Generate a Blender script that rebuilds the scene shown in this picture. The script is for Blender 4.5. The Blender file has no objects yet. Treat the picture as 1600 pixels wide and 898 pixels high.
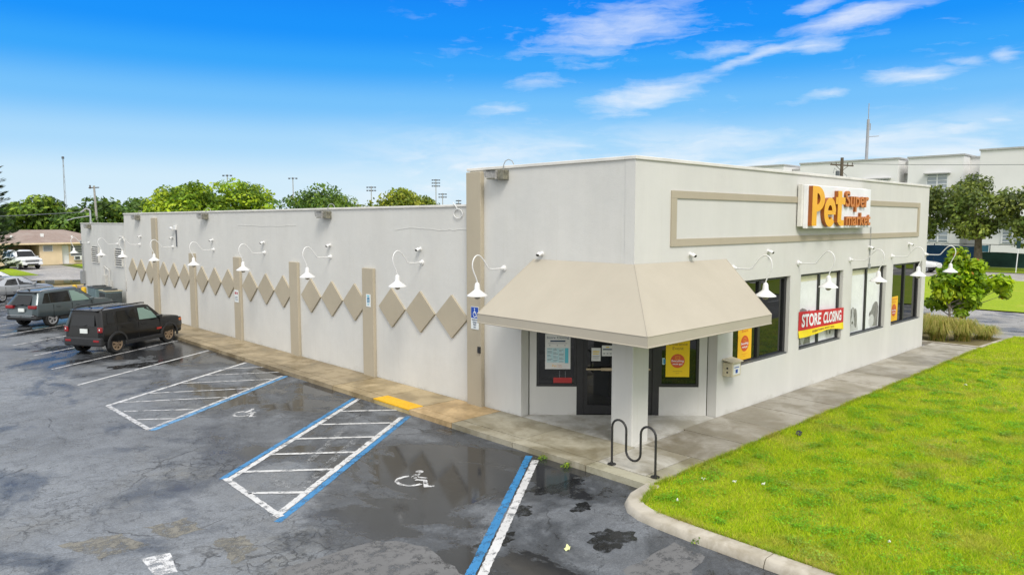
import bpy, math, random
import numpy as np
from mathutils import Vector, Matrix

R = math.radians
S = bpy.context.scene
COL = S.collection
rnd = random.Random(7)

# ------------------------------------------------------------------ camera
cam_d = bpy.data.cameras.new("camera")
cam = bpy.data.objects.new("camera", cam_d)
COL.objects.link(cam)
cam_d.sensor_width = 36.0
cam_d.lens = 36.0 * 1142.85 / 1600.0
cam_d.clip_start = 0.1
cam_d.clip_end = 3000
cam.location = (-12.105, -9.064, 4.8)
cam.rotation_euler = (R(90 - 5.152), R(0.0), R(-43.662))
S.camera = cam

# ------------------------------------------------------------------ colour helpers
def lin(r, g, b):
    def f(v):
        v /= 255.0
        return v / 12.92 if v <= 0.04045 else ((v + 0.055) / 1.055) ** 2.4
    return (f(r), f(g), f(b), 1.0)

def nd(t, typ, ins=None, **attrs):
    n = t.nodes.new(typ)
    for k, v in attrs.items():
        setattr(n, k, v)
    for k, v in (ins or {}).items():
        if isinstance(v, bpy.types.NodeSocket):
            t.links.new(v, n.inputs[k])
        else:
            n.inputs[k].default_value = v
    return n

def M(t, op, a, b=0.0, clamp=False):
    return nd(t, 'ShaderNodeMath', {0: a, 1: b}, operation=op, use_clamp=clamp).outputs[0]

def MR(t, v, a, b, c=0.0, d=1.0, smooth=False):
    return nd(t, 'ShaderNodeMapRange', {0: v, 1: a, 2: b, 3: c, 4: d}, clamp=True,
              interpolation_type='SMOOTHSTEP' if smooth else 'LINEAR').outputs[0]

def MX(t, fac, a, b, blend='MIX'):
    return nd(t, 'ShaderNodeMix', {0: fac, 6: a, 7: b}, data_type='RGBA', blend_type=blend).outputs[2]

def NZ(t, vec, scale, detail=3.0, rough=0.55, dist=0.0):
    return nd(t, 'ShaderNodeTexNoise', {'Vector': vec, 'Scale': scale, 'Detail': detail, 'Roughness': rough,
                                        'Distortion': dist}).outputs[0]

def VS(t, vec, sx, sy, sz, rz=0.0):
    return nd(t, 'ShaderNodeMapping', {'Vector': vec, 'Scale': (sx, sy, sz), 'Rotation': (0, 0, rz)}).outputs[0]

# ------------------------------------------------------------------ world: sky
SUN_EL, SUN_DIR = R(49), Vector((-0.40, -0.70, 0.0)).normalized()
W = bpy.data.worlds.new("World")
S.world = W
W.use_nodes = True
t = W.node_tree
t.nodes.clear()
out = nd(t, 'ShaderNodeOutputWorld')
bg = nd(t, 'ShaderNodeBackground', {'Strength': 0.1})
t.links.new(bg.outputs[0], out.inputs[0])
nish = nd(t, 'ShaderNodeTexSky', sky_type='NISHITA', sun_disc=False, sun_elevation=SUN_EL,
          sun_rotation=math.atan2(SUN_DIR.x, SUN_DIR.y), air_density=1.0, dust_density=0.6, ozone_density=2.0)
d = nd(t, 'ShaderNodeTexCoord').outputs['Generated']
d = nd(t, 'ShaderNodeVectorMath', {0: d}, operation='NORMALIZE').outputs[0]
sx = nd(t, 'ShaderNodeSeparateXYZ', {0: d})
ez = sx.outputs[2]
ramp = nd(t, 'ShaderNodeValToRGB', {0: M(t, 'MULTIPLY', ez, 2.0)})
cr = ramp.color_ramp
cr.interpolation = 'EASE'
stops = [(0.0, (226, 243, 254)), (0.10, (212, 238, 255)), (0.20, (172, 220, 255)), (0.30, (118, 196, 255)),
         (0.40, (52, 168, 255)), (0.48, (10, 149, 255)), (0.60, (0, 134, 250)), (1.0, (40, 130, 225))]
cr.elements[0].position, cr.elements[0].color = stops[0][0], lin(*stops[0][1])
cr.elements[1].position, cr.elements[1].color = stops[-1][0], lin(*stops[-1][1])
for p_, c_ in stops[1:-1]:
    e = cr.elements.new(p_)
    e.color = lin(*c_)
blue = MX(t, 1.0, ramp.outputs[0], (8.4, 8.4, 8.4, 1), 'MULTIPLY')
blue = MX(t, 0.04, blue, nish.outputs[0])
# wispy fair weather streaks: (azimuth, height, half length, half thickness, tilt, strength)
az = M(t, 'ADD', M(t, 'MULTIPLY', sx.outputs[0], 0.7234), M(t, 'MULTIPLY', sx.outputs[1], -0.6904))
cv = nd(t, 'ShaderNodeCombineXYZ', {0: az, 1: ez, 2: 0.0}).outputs[0]
wob_ = nd(t, 'ShaderNodeTexNoise', {'Vector': VS(t, cv, 6, 16, 1), 'Scale': 2.2, 'Detail': 5.0, 'Roughness': 0.6}).outputs[1]
wob_ = nd(t, 'ShaderNodeVectorMath', {0: wob_, 1: (0.5, 0.5, 0.5)}, operation='SUBTRACT').outputs[0]
wob_ = nd(t, 'ShaderNodeVectorMath', {0: wob_, 1: (0.05, 0.022, 0.0)}, operation='MULTIPLY').outputs[0]
cvw = nd(t, 'ShaderNodeVectorMath', {0: cv, 1: wob_}, operation='ADD').outputs[0]
CLOUDS = [(0.131, 0.245, 0.128, 0.031, 11.2, 0.75), (0.175, 0.163, 0.09, 0.019, 10.9, 0.95), (0.405, 0.238, 0.072, 0.012, 6.8, 1), (0.367, 0.21, 0.039, 0.009, 2.6, 0.85),
          (0.306, 0.204, 0.076, 0.007, 15.6, 0.8), (0.265, 0.213, 0.051, 0.009, 6.2, 0.65), (0.468, 0.169, 0.053, 0.01, 0.9, 0.8), (0.515, 0.179, 0.026, 0.006, -15.3, 0.6),
          (0.546, 0.179, 0.015, 0.007, 0.0, 0.75), (0.389, 0.155, 0.026, 0.007, 5.8, 0.6), (-0.013, 0.147, 0.047, 0.01, 9.0, 0.55), (0.042, 0.181, 0.05, 0.011, 5.3, 0.45),
          (0.442, 0.097, 0.091, 0.015, 2.6, 0.9), (0.508, 0.104, 0.034, 0.007, 4.8, 0.9), (0.545, 0.114, 0.017, 0.005, -1.1, 0.7), (0.249, 0.098, 0.111, 0.021, 1.2, 0.75),
          (-0.026, 0.091, 0.145, 0.022, -0.2, 0.7), (0.362, 0.254, 0.039, 0.008, 5.6, 0.75), (-0.203, 0.071, 0.1, 0.012, 0.7, 0.5)]
wis = None
for (cx_, cy_, rx_, ry_, tl_, st_) in CLOUDS:
    v_ = nd(t, 'ShaderNodeMapping', {'Vector': cvw, 'Location': (cx_, cy_, 0), 'Rotation': (0, 0, R(tl_)), 'Scale': (rx_ * 1.35, ry_ * 1.6, 1)}, vector_type='TEXTURE').outputs[0]
    l_ = nd(t, 'ShaderNodeVectorMath', {0: v_}, operation='LENGTH').outputs[1]
    m_ = MR(t, l_, 0.0, 1.0, st_, 0.0, True)
    wis = m_ if wis is None else M(t, 'MAXIMUM', wis, m_)
wn1 = NZ(t, nd(t, 'ShaderNodeMapping', {'Vector': cvw, 'Rotation': (0, 0, R(-12)), 'Scale': (9, 60, 1)}).outputs[0], 1.6, 7.0, 0.62, 0.4)
wn2 = NZ(t, VS(t, cvw, 10, 22, 1), 2.0, 6.0, 0.6, 0.2)
wis = M(t, 'ADD', M(t, 'MULTIPLY', wis, 1.35), M(t, 'ADD', M(t, 'MULTIPLY', M(t, 'SUBTRACT', wn1, 0.5), 1.5), M(t, 'MULTIPLY', M(t, 'SUBTRACT', wn2, 0.5), 1.2)))
wis = M(t, 'MULTIPLY', MR(t, wis, 0.16, 1.45, 0.0, 1.0), MR(t, az, -0.22, -0.02, 0.0, 0.68, True))
# soft bank near the horizon
cv2 = nd(t, 'ShaderNodeCombineXYZ', {0: az, 1: ez, 2: 0.0}).outputs[0]
bank = NZ(t, VS(t, cv2, 4.0, 16.0, 1.0), 1.7, 6.0, 0.6, 0.4)
bank = M(t, 'MULTIPLY', MR(t, bank, 0.42, 0.64, 0.0, 1.0, True),
         M(t, 'MULTIPLY', MR(t, ez, 0.045, 0.15, 1.0, 0.0, True), MR(t, az, -0.32, 0.0, 0.0, 0.85, True)))
cl = M(t, 'MAXIMUM', wis, bank)
col = MX(t, cl, blue, (8.0, 8.3, 8.6, 1))
# broken white cloud deck added out of view, overhead and behind, for whiter light
fwd = M(t, 'ADD', M(t, 'MULTIPLY', sx.outputs[0], 0.6904), M(t, 'MULTIPLY', sx.outputs[1], 0.7234))
over = MR(t, ez, 0.295, 0.44, 0.0, 1.0, True)
back = MR(t, fwd, 0.45, -0.15, 0.0, 1.0, True)
deck = M(t, 'MAXIMUM', over, back)
dn = NZ(t, VS(t, d, 1, 1, 1.6), 2.4, 5.0, 0.55, 0.3)
deckc = MX(t, MR(t, dn, 0.35, 0.65), (7.6, 8.0, 8.6, 1), (12.0, 12.0, 12.0, 1))
col = MX(t, M(t, 'MULTIPLY', deck, MR(t, dn, 0.30, 0.48, 0.75, 1.0)), col, deckc)
t.links.new(col, bg.inputs[0])

# ------------------------------------------------------------------ sun (veiled by thin cloud)
sun_d = bpy.data.lights.new("sun", 'SUN')
sun_d.energy = 2.2
sun_d.angle = R(20)
sun_d.color = (1.0, 0.95, 0.87)
sun = bpy.data.objects.new("sun", sun_d)
COL.objects.link(sun)
sv = Vector((SUN_DIR.x * math.cos(SUN_EL), SUN_DIR.y * math.cos(SUN_EL), math.sin(SUN_EL)))
sun.rotation_euler = (-sv).to_track_quat('-Z', 'Y').to_euler()
sun.location = (0, -20, 40)

S.view_settings.view_transform = 'Standard'
S.view_settings.look = 'None'
S.view_settings.gamma = 1.0
S.view_settings.exposure = 0.22
S.render.engine = 'CYCLES'
S.cycles.use_denoising = True
S.cycles.max_bounces = 6
S.cycles.transparent_max_bounces = 8

# ------------------------------------------------------------------ materials
MATS = {}
def newmat(name):
    m = bpy.data.materials.new(name)
    m.use_nodes = True
    MATS[name] = m
    t = m.node_tree
    b = t.nodes['Principled BSDF']
    pos = nd(t, 'ShaderNodeNewGeometry').outputs['Position']
    return m, t, b, pos

def setc(t, b, key, v):
    if isinstance(v, bpy.types.NodeSocket):
        t.links.new(v, b.inputs[key])
    else:
        b.inputs[key].default_value = v

def bump(t, b, h, strength=0.3, dist=0.01):
    n = nd(t, 'ShaderNodeBump', {'Height': h, 'Strength': strength, 'Distance': dist})
    t.links.new(n.outputs[0], b.inputs['Normal'])

def pm(name, c, rough=0.6, var=0.10, vs=2.5, bs=0, bst=0.2, metal=0.0, spec=0.5, coat=0.0, local=False):
    m, t, b, pos = newmat(name)
    if local:
        pos = nd(t, 'ShaderNodeTexCoord').outputs['Object']
    c = (*c[:3], 1.0)
    if var > 0:
        n = NZ(t, pos, vs, 5.0, 0.6)
        dark = tuple(v * (1 - var * 1.6) for v in c[:3]) + (1,)
        lite = tuple(min(1, v * (1 + var)) for v in c[:3]) + (1,)
        setc(t, b, 'Base Color', MX(t, MR(t, n, 0.3, 0.7), dark, lite))
        setc(t, b, 'Roughness', MR(t, n, 0.3, 0.7, min(1, rough * 1.12), rough * 0.88))
    else:
        setc(t, b, 'Base Color', c)
        setc(t, b, 'Roughness', rough)
    setc(t, b, 'Metallic', metal)
    b.inputs['Specular IOR Level'].default_value = spec
    b.inputs['Coat Weight'].default_value = coat
    b.inputs['Coat Roughness'].default_value = 0.04
    if bs:
        bump(t, b, NZ(t, pos, bs, 3.0, 0.6), bst, 0.01)
    return m

# painted stucco with faint rain streaks
def stucco(name, c, streak=0.10):
    m, t, b, pos = newmat(name)
    n1 = NZ(t, VS(t, pos, 0.8, 0.8, 0.22), 1.0, 6.0, 0.62)
    n2 = NZ(t, pos, 0.55, 5.0, 0.6)
    n3 = NZ(t, VS(t, pos, 9, 9, 0.35), 1.0, 4.0, 0.6)
    a = MX(t, MR(t, n1, 0.32, 0.68), tuple(v * (1 - streak) for v in c) + (1,), tuple(c) + (1,))
    a = MX(t, MR(t, n2, 0.40, 0.75, 0.0, 0.5), a, (c[0] * 0.86, c[1] * 0.88, c[2] * 0.90, 1))
    a = MX(t, MR(t, n3, 0.58, 0.78, 0.0, 0.32), a, (c[0] * 0.80, c[1] * 0.79, c[2] * 0.74, 1))
    # splash marks and mildew along the foot of the wall, broken outline
    z = nd(t, 'ShaderNodeSeparateXYZ', {0: pos}).outputs[2]
    nf = NZ(t, VS(t, pos, 2.2, 2.2, 3.0), 1.0, 6.0, 0.7)
    edge = M(t, 'SUBTRACT', M(t, 'ADD', 0.20, M(t, 'MULTIPLY', M(t, 'SUBTRACT', nf, 0.5), 0.9)), z)
    a = MX(t, MR(t, edge, 0.0, 0.16, 0.0, 0.26), a, (0.34, 0.32, 0.25, 1))
    setc(t, b, 'Base Color', a)
    setc(t, b, 'Roughness', 0.85)
    b.inputs['Specular IOR Level'].default_value = 0.25
    hb = M(t, 'ADD', NZ(t, pos, 45, 3, 0.65), M(t, 'MULTIPLY', NZ(t, pos, 2.0, 3, 0.5), 2.5))
    bump(t, b, hb, 0.35, 0.012)
    return m

stucco('wall_paint', (0.67, 0.66, 0.62), 0.10)
stucco('wall_paint_rear', (0.64, 0.635, 0.60), 0.16)
stucco('trim_tan', (0.46, 0.405, 0.305), 0.08)
pm('coping', (0.72, 0.70, 0.65), 0.6, 0.10, 1.5)
pm('soffit', (0.62, 0.60, 0.55), 0.8, 0.08)
pm('roofing', (0.45, 0.44, 0.42), 0.9, 0.15, 0.8)
pm('awning_fabric', (0.435, 0.395, 0.318), 0.78, 0.035, 0.8, 260, 0.08, spec=0.3)
pm('awning_valance', (0.435, 0.395, 0.318), 0.78, 0.035, 0.8, 260, 0.08, spec=0.3)
pm('white_enamel', (0.74, 0.74, 0.73), 0.35, 0.03, 6, local=True)
pm('dark_lens', (0.03, 0.03, 0.03), 0.2, 0.0)
pm('bulb', (0.35, 0.33, 0.28), 0.15, 0.0)
pm('weathered_metal', (0.21, 0.20, 0.15), 0.6, 0.35, 9, local=True)
pm('flood_lens', (0.34, 0.33, 0.31), 0.3, 0.25, 12, local=True)
pm('grey_conduit', (0.30, 0.31, 0.31), 0.5, 0.1, 5)
pm('pipe_paint', (0.58, 0.57, 0.53), 0.6, 0.12, 3)
pm('bronze_frame', (0.022, 0.022, 0.024), 0.38, 0.15, 5)
pm('grey_frame', (0.10, 0.105, 0.11), 0.42, 0.15, 5)
pm('brass_bar', (0.52, 0.42, 0.27), 0.4, 0.1, 8)
pm('black_metal', (0.025, 0.024, 0.023), 0.45, 0.3, 14)
pm('paper', (0.78, 0.79, 0.77), 0.7, 0.03, 3)
pm('paper_cyan', (0.12, 0.55, 0.66), 0.6, 0.05, 3)
pm('paper_palecyan', (0.52, 0.74, 0.78), 0.6, 0.06, 18)
pm('ink_navy', (0.02, 0.05, 0.12), 0.6, 0.0)
pm('ink_grey', (0.22, 0.24, 0.26), 0.6, 0.0)
pm('ink_brown', (0.22, 0.11, 0.02), 0.6, 0.0)
pm('poster_yellow', (0.86, 0.60, 0.0), 0.55, 0.04, 2)
pm('poster_amber', (0.88, 0.50, 0.02), 0.55, 0.04, 2)
pm('poster_red', (0.62, 0.09, 0.02), 0.5, 0.05, 3)
pm('banner_red', (0.60, 0.02, 0.03), 0.5, 0.06, 2, 3, 0.3)
pm('banner_yellow', (0.85, 0.66, 0.0), 0.5, 0.06, 2, 3, 0.3)
pm('banner_white', (0.86, 0.86, 0.88), 0.5, 0.02)
pm('sign_panel', (0.84, 0.84, 0.84), 0.4, 0.04, 1.5)
pm('letter_yellow', (0.88, 0.44, 0.0), 0.3, 0.04, 2, spec=0.4)
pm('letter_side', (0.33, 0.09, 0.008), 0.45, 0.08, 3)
pm('letter_orange', (0.60, 0.19, 0.012), 0.35, 0.06, 3)
pm('blue_sign', (0.01, 0.07, 0.40), 0.4, 0.05)
pm('teal_sign', (0.03, 0.22, 0.38), 0.4, 0.05)
pm('sign_white', (0.78, 0.82, 0.82), 0.5, 0.03)
pm('sign_red', (0.45, 0.03, 0.03), 0.5, 0.0)
pm('film_white', (0.84, 0.86, 0.87), 0.25, 0.05, 4)
pm('film_cream', (0.76, 0.73, 0.52), 0.3, 0.05, 4)
def fur(name, a, bcol):
    m, t, b, pos = newmat(name)
    n = NZ(t, VS(t, pos, 30, 30, 9), 1.0, 5.0, 0.7, 1.2)
    setc(t, b, 'Base Color', MX(t, MR(t, n, 0.34, 0.64), (*a, 1), (*bcol, 1)))
    setc(t, b, 'Roughness', 0.3)
fur('dog_dark', (0.10, 0.10, 0.10), (0.36, 0.35, 0.34))
fur('dog_light', (0.42, 0.42, 0.42), (0.72, 0.73, 0.73))
fur('dog_black', (0.02, 0.02, 0.02), (0.10, 0.10, 0.10))
pm('box_beige', (0.62, 0.56, 0.40), 0.6, 0.12, 8)
pm('yellow_paint', (0.70, 0.44, 0.02), 0.6, 0.18, 6)
pm('ac_grey', (0.13, 0.19, 0.20), 0.55, 0.15, 4)
pm('ac_dark', (0.045, 0.05, 0.05), 0.5, 0.2, 4)
pm('ac_tan', (0.38, 0.34, 0.22), 0.6, 0.2, 5)
pm('louvre_dark', (0.05, 0.055, 0.055), 0.7, 0.1)
pm('concrete_pole', (0.36, 0.35, 0.33), 0.8, 0.12, 3)
pm('wood_pole', (0.10, 0.075, 0.055), 0.8, 0.25, 4)
pm('steel_grey', (0.33, 0.34, 0.36), 0.5, 0.1, 3)
pm('steel_dark', (0.10, 0.11, 0.13), 0.5, 0.1, 3)
pm('house_wall', (0.74, 0.585, 0.39), 0.8, 0.06, 1.0, 30, 0.15)
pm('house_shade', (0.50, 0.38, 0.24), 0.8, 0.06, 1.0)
pm('house_white', (0.74, 0.75, 0.75), 0.6, 0.04)
pm('school_wall', (0.76, 0.755, 0.74), 0.8, 0.05, 0.15)
pm('school_trim', (0.42, 0.42, 0.41), 0.7, 0.1)
pm('fence_green', (0.012, 0.055, 0.050), 0.7, 0.25, 0.6)
pm('fence_blue', (0.012, 0.085, 0.26), 0.7, 0.2, 0.5)
pm('fence_lightblue', (0.12, 0.36, 0.66), 0.7, 0.1)
pm('tyre', (0.018, 0.018, 0.018), 0.75, 0.2, 9, local=True)
pm('rim_bronze', (0.34, 0.25, 0.17), 0.35, 0.05, metal=0.5, local=True)
pm('rim_silver', (0.46, 0.47, 0.49), 0.3, 0.05, metal=0.5, local=True)
pm('plastic_dark', (0.022, 0.023, 0.025), 0.5, 0.15, 8, local=True)
pm('chrome', (0.7, 0.7, 0.72), 0.12, 0.0, metal=1.0)
pm('tail_red', (0.26, 0.008, 0.012), 0.12, 0.1, 9, coat=0.6, local=True)
pm('amber_lens', (0.55, 0.13, 0.02), 0.15, 0.0, coat=0.5)
pm('head_lens', (0.55, 0.58, 0.60), 0.08, 0.1, 14, coat=0.6, local=True)
pm('plate', (0.72, 0.76, 0.74), 0.4, 0.05, 20, local=True)
pm('badge_red', (0.42, 0.02, 0.015), 0.3, 0.0)
pm('black_hole', (0.006, 0.006, 0.006), 0.9, 0.0)
def carpaint(name, c, metal=0.35, rough=0.28):
    m, t, b, pos = newmat(name)
    pos = nd(t, 'ShaderNodeTexCoord').outputs['Object']
    n = NZ(t, pos, 6, 4, 0.6)
    setc(t, b, 'Base Color', MX(t, MR(t, n, 0.3, 0.7, 0, 0.35), (*c, 1), tuple(v * 0.8 for v in c) + (1,)))
    setc(t, b, 'Metallic', metal)
    setc(t, b, 'Roughness', rough)
    b.inputs['Coat Weight'].default_value = 0.7
    b.inputs['Specular IOR Level'].default_value = 0.12
    b.inputs['Coat Roughness'].default_value = 0.09
carpaint('paint_black', (0.007, 0.0072, 0.0075), 0.0, 0.4)
carpaint('paint_bluegrey', (0.085, 0.11, 0.12), 0.35, 0.36)
carpaint('paint_silver', (0.50, 0.52, 0.55), 0.6, 0.3)
carpaint('paint_white', (0.76, 0.77, 0.78), 0.0, 0.3)
def glass(name, c, ior=1.6, rough=0.02):
    m, t, b, pos = newmat(name)
    setc(t, b, 'Base Color', (*c, 1))
    b.inputs['Roughness'].default_value = rough
    b.inputs['IOR'].default_value = ior
    b.inputs['Specular IOR Level'].default_value = 0.6
glass('store_glass', (0.010, 0.011, 0.012), 1.5)
glass('car_glass', (0.006, 0.007, 0.008), 1.45, 0.06)
glass('car_glass_green', (0.20, 0.30, 0.26), 1.5)
glass('house_glass', (0.16, 0.17, 0.18), 1.5)
glass('school_glass', (0.32, 0.36, 0.40), 1.5, 0.1)

# wet, cracked, patched parking-lot asphalt
def asphalt(name, wetbias, base, lot=False):
    m, t, b, pos = newmat(name)
    big = NZ(t, pos, 0.22, 5, 0.6, 0.3)
    mid = NZ(t, pos, 1.1, 6, 0.65, 0.4)
    fine = NZ(t, pos, 26, 4, 0.75)
    grit = NZ(t, pos, 48, 3, 0.85)
    c = MX(t, MR(t, big, 0.36, 0.64), tuple(v * 0.62 for v in base) + (1,), tuple(v * 1.36 for v in base) + (1,))
    c = MX(t, MR(t, mid, 0.36, 0.68, 0, 0.6), c, (base[0] * 1.40, base[1] * 1.43, base[2] * 1.47, 1))
    c = MX(t, MR(t, NZ(t, pos, 4.2, 6, 0.7, 0.3), 0.45, 0.70, 0, 0.5), c, (base[0] * 0.55, base[1] * 0.55, base[2] * 0.55, 1))
    c = MX(t, MR(t, fine, 0.35, 0.70, 0, 0.75), c, MX(t, 1.0, c, (0.45, 0.45, 0.46, 1), 'MULTIPLY'))
    c = MX(t, MR(t, grit, 0.58, 0.76, 0, 0.8), c, (base[0] * 2.6, base[1] * 2.6, base[2] * 2.6, 1))
    c = MX(t, MR(t, grit, 0.44, 0.30, 0, 0.7), c, (base[0] * 0.3, base[1] * 0.3, base[2] * 0.3, 1))
    silt = M(t, 'MULTIPLY', MR(t, NZ(t, pos, 0.33, 6, 0.62, 0.6), 0.52, 0.68), MR(t, NZ(t, pos, 5, 4, 0.7), 0.30, 0.7))
    c = MX(t, M(t, 'MULTIPLY', silt, 0.55), c, (0.155, 0.145, 0.115, 1))
    # cracks: wandering ridges plus crazed patches
    nv = nd(t, 'ShaderNodeTexNoise', {'Vector': pos, 'Scale': 1.1, 'Detail': 6.0, 'Roughness': 0.62}).outputs[1]
    wob = nd(t, 'ShaderNodeMix', {0: 0.42, 4: pos, 5: nv}, data_type='VECTOR').outputs[1]
    v1 = nd(t, 'ShaderNodeTexVoronoi', {'Vector': wob, 'Scale': 0.62}, feature='DISTANCE_TO_EDGE').outputs[0]
    v2 = nd(t, 'ShaderNodeTexVoronoi', {'Vector': wob, 'Scale': 4.6}, feature='DISTANCE_TO_EDGE').outputs[0]
    k1 = M(t, 'MULTIPLY', MR(t, v1, 0.0, 0.009, 1, 0), MR(t, NZ(t, pos, 0.6, 4, 0.6), 0.44, 0.58))
    k2 = M(t, 'MULTIPLY', MR(t, v2, 0.0, 0.035, 1, 0), MR(t, NZ(t, pos, 0.33, 5, 0.65), 0.50, 0.62))
    r1 = M(t, 'ABSOLUTE', M(t, 'SUBTRACT', NZ(t, pos, 0.75, 8, 0.60, 0.3), 0.5))
    r2 = M(t, 'ABSOLUTE', M(t, 'SUBTRACT', NZ(t, VS(t, pos, 1, 1, 1, 0.8), 1.9, 8, 0.66, 0.2), 0.48))
    k3 = M(t, 'MULTIPLY', MR(t, r1, 0.0, 0.0045, 1, 0), MR(t, NZ(t, pos, 0.9, 3, 0.6), 0.46, 0.56))
    k4 = M(t, 'MULTIPLY', MR(t, r2, 0.0, 0.006, 0.8, 0), MR(t, NZ(t, VS(t, pos, 1, 1, 1, 2), 0.5, 3, 0.6), 0.48, 0.6))
    crack = M(t, 'MAXIMUM', M(t, 'MAXIMUM', k1, k2), M(t, 'MAXIMUM', k3, k4))
    c = MX(t, M(t, 'MULTIPLY', crack, 0.82), c, (0.014, 0.014, 0.014, 1))
    # wetness: damp film and standing water
    sp = nd(t, 'ShaderNodeSeparateXYZ', {0: pos})
    wn = NZ(t, VS(t, pos, 1.0, 0.75, 1), 0.42, 7, 0.64, 0.5)
    w = M(t, 'ADD', M(t, 'ADD', M(t, 'MULTIPLY', M(t, 'SUBTRACT', wn, 0.5), 1.35), 0.5), wetbias)
    if lot:
        w = M(t, 'ADD', w, MR(t, sp.outputs[0], -8.5, -3.5, -0.06, 0.085))
        w = M(t, 'ADD', w, M(t, 'MULTIPLY', MR(t, sp.outputs[1], 12.5, 19.0, 0.0, 0.05), MR(t, sp.outputs[0], -7.5, -4.0, 0.0, 1.0)))
        w = M(t, 'ADD', w, M(t, 'MULTIPLY', MR(t, sp.outputs[1], 3.0, -0.5, 0.0, 0.05), MR(t, sp.outputs[0], -7.5, -4.5, 0.0, 1.0)))
        c = MX(t, MR(t, sp.outputs[0], -5.5, -9.5, 0.0, 0.5), c, MX(t, 1.0, c, (1.45, 1.46, 1.46, 1), 'MULTIPLY'))
    damp = MR(t, w, 0.475, 0.575)
    pond = MR(t, w, 0.60, 0.635)
    c = MX(t, M(t, 'MULTIPLY', damp, 0.74), c, MX(t, 1.0, c, (0.24, 0.26, 0.29, 1), 'MULTIPLY'))
    c = MX(t, M(t, 'MULTIPLY', pond, 0.75), c, (0.017, 0.017, 0.018, 1))
    setc(t, b, 'Base Color', c)
    r = MR(t, damp, 0, 1, 0.66, 0.42)
    r = M(t, 'ADD', r, MR(t, fine, 0.3, 0.7, -0.08, 0.08))
    pr = M(t, 'MAXIMUM', MR(t, sp.outputs[1], 13.0, 19.0, 0.07, 0.22), MR(t, sp.outputs[0], -5.6, -7.5, 0.07, 0.34)) if lot else 0.07
    r = nd(t, 'ShaderNodeMix', {0: pond, 2: r, 3: pr}).outputs[0]
    setc(t, b, 'Roughness', r)
    h = M(t, 'SUBTRACT', M(t, 'ADD', M(t, 'MULTIPLY', grit, 0.5), fine), M(t, 'MULTIPLY', crack, 1.4))
    h = M(t, 'MULTIPLY', h, MR(t, pond, 0, 1, 1.0, 0.02))
    bump(t, b, h, 0.55, 0.010)
    return m
asphalt('asphalt', 0.0, (0.150, 0.160, 0.172), True)
asphalt('asphalt_dry', -0.14, (0.13, 0.125, 0.115))
asphalt('asphalt_side', -0.05, (0.34, 0.325, 0.30))
asphalt('street_grey', -0.12, (0.40, 0.375, 0.345))
pm('water', (0.012, 0.013, 0.014), 0.015, 0.0, spec=0.6)

# traffic paint, worn through in patches
def worn(name, c, lo, hi, rough=0.45):
    m, t, b, pos = newmat(name)
    n = NZ(t, pos, 5.0, 6, 0.72)
    n2 = NZ(t, pos, 60, 3, 0.7)
    f = MR(t, M(t, 'ADD', n, M(t, 'MULTIPLY', M(t, 'SUBTRACT', n2, 0.5), 0.35)), lo, hi)
    cc = MX(t, MR(t, NZ(t, pos, 2.1, 4, 0.6), 0.3, 0.7), (*c, 1), tuple(v * 0.80 for v in c) + (1,))
    setc(t, b, 'Base Color', cc)
    setc(t, b, 'Roughness', rough)
    setc(t, b, 'Alpha', f)
    return m
worn('paint_white_line', (0.64, 0.64, 0.635), 0.35, 0.48)
worn('paint_old_line', (0.56, 0.56, 0.56), 0.36, 0.52)
worn('paint_ghost', (0.30, 0.31, 0.32), 0.46, 0.66)
worn('paint_blue_line', (0.028, 0.21, 0.46), 0.33, 0.48)
worn('paint_blue_old', (0.10, 0.30, 0.55), 0.34, 0.50)
worn('paint_symbol', (0.66, 0.66, 0.66), 0.42, 0.54)
worn('patch_beige', (0.20, 0.19, 0.16), 0.40, 0.56, 0.7)
worn('patch_grey', (0.15, 0.15, 0.15), 0.34, 0.50, 0.7)
worn('patch_dark', (0.022, 0.023, 0.024), 0.36, 0.54, 0.12)

# concrete slabs, each with its own tone, stained by damp and mildew
def concrete(name, tint=True):
    m, t, b, pos = newmat(name)
    n1 = NZ(t, pos, 0.75, 7, 0.66, 0.4)
    n2 = NZ(t, pos, 14, 4, 0.7)
    n3 = NZ(t, VS(t, pos, 1, 1, 1), 2.4, 6, 0.66, 0.2)
    if tint:
        c0 = nd(t, 'ShaderNodeAttribute', attribute_name='tint').outputs[0]
    else:
        c0 = MX(t, 0.0, (0.47, 0.43, 0.355, 1), (0.5, 0.5, 0.5, 1))
    c = MX(t, MR(t, n1, 0.44, 0.60, 0, 0.72), c0, MX(t, 1.0, c0, (0.42, 0.38, 0.28, 1), 'MULTIPLY'))
    c = MX(t, MR(t, n3, 0.50, 0.68, 0, 0.62), c, MX(t, 1.0, c0, (0.50, 0.45, 0.35, 1), 'MULTIPLY'))
    c = MX(t, MR(t, n2, 0.55, 0.75, 0, 0.35), c, MX(t, 1.0, c0, (0.6, 0.6, 0.6, 1), 'MULTIPLY'))
    setc(t, b, 'Base Color', c)
    setc(t, b, 'Roughness', MR(t, n1, 0.42, 0.64, 0.75, 0.36))
    bump(t, b, n2, 0.25, 0.006)
    return m
concrete('slab')
concrete('kerb_concrete', False)
pm('joint_dark', (0.05, 0.045, 0.035), 0.9, 0.2, 4)
pm('tactile_yellow', (0.76, 0.43, 0.01), 0.6, 0.08, 5, 60, 0.4)

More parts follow.
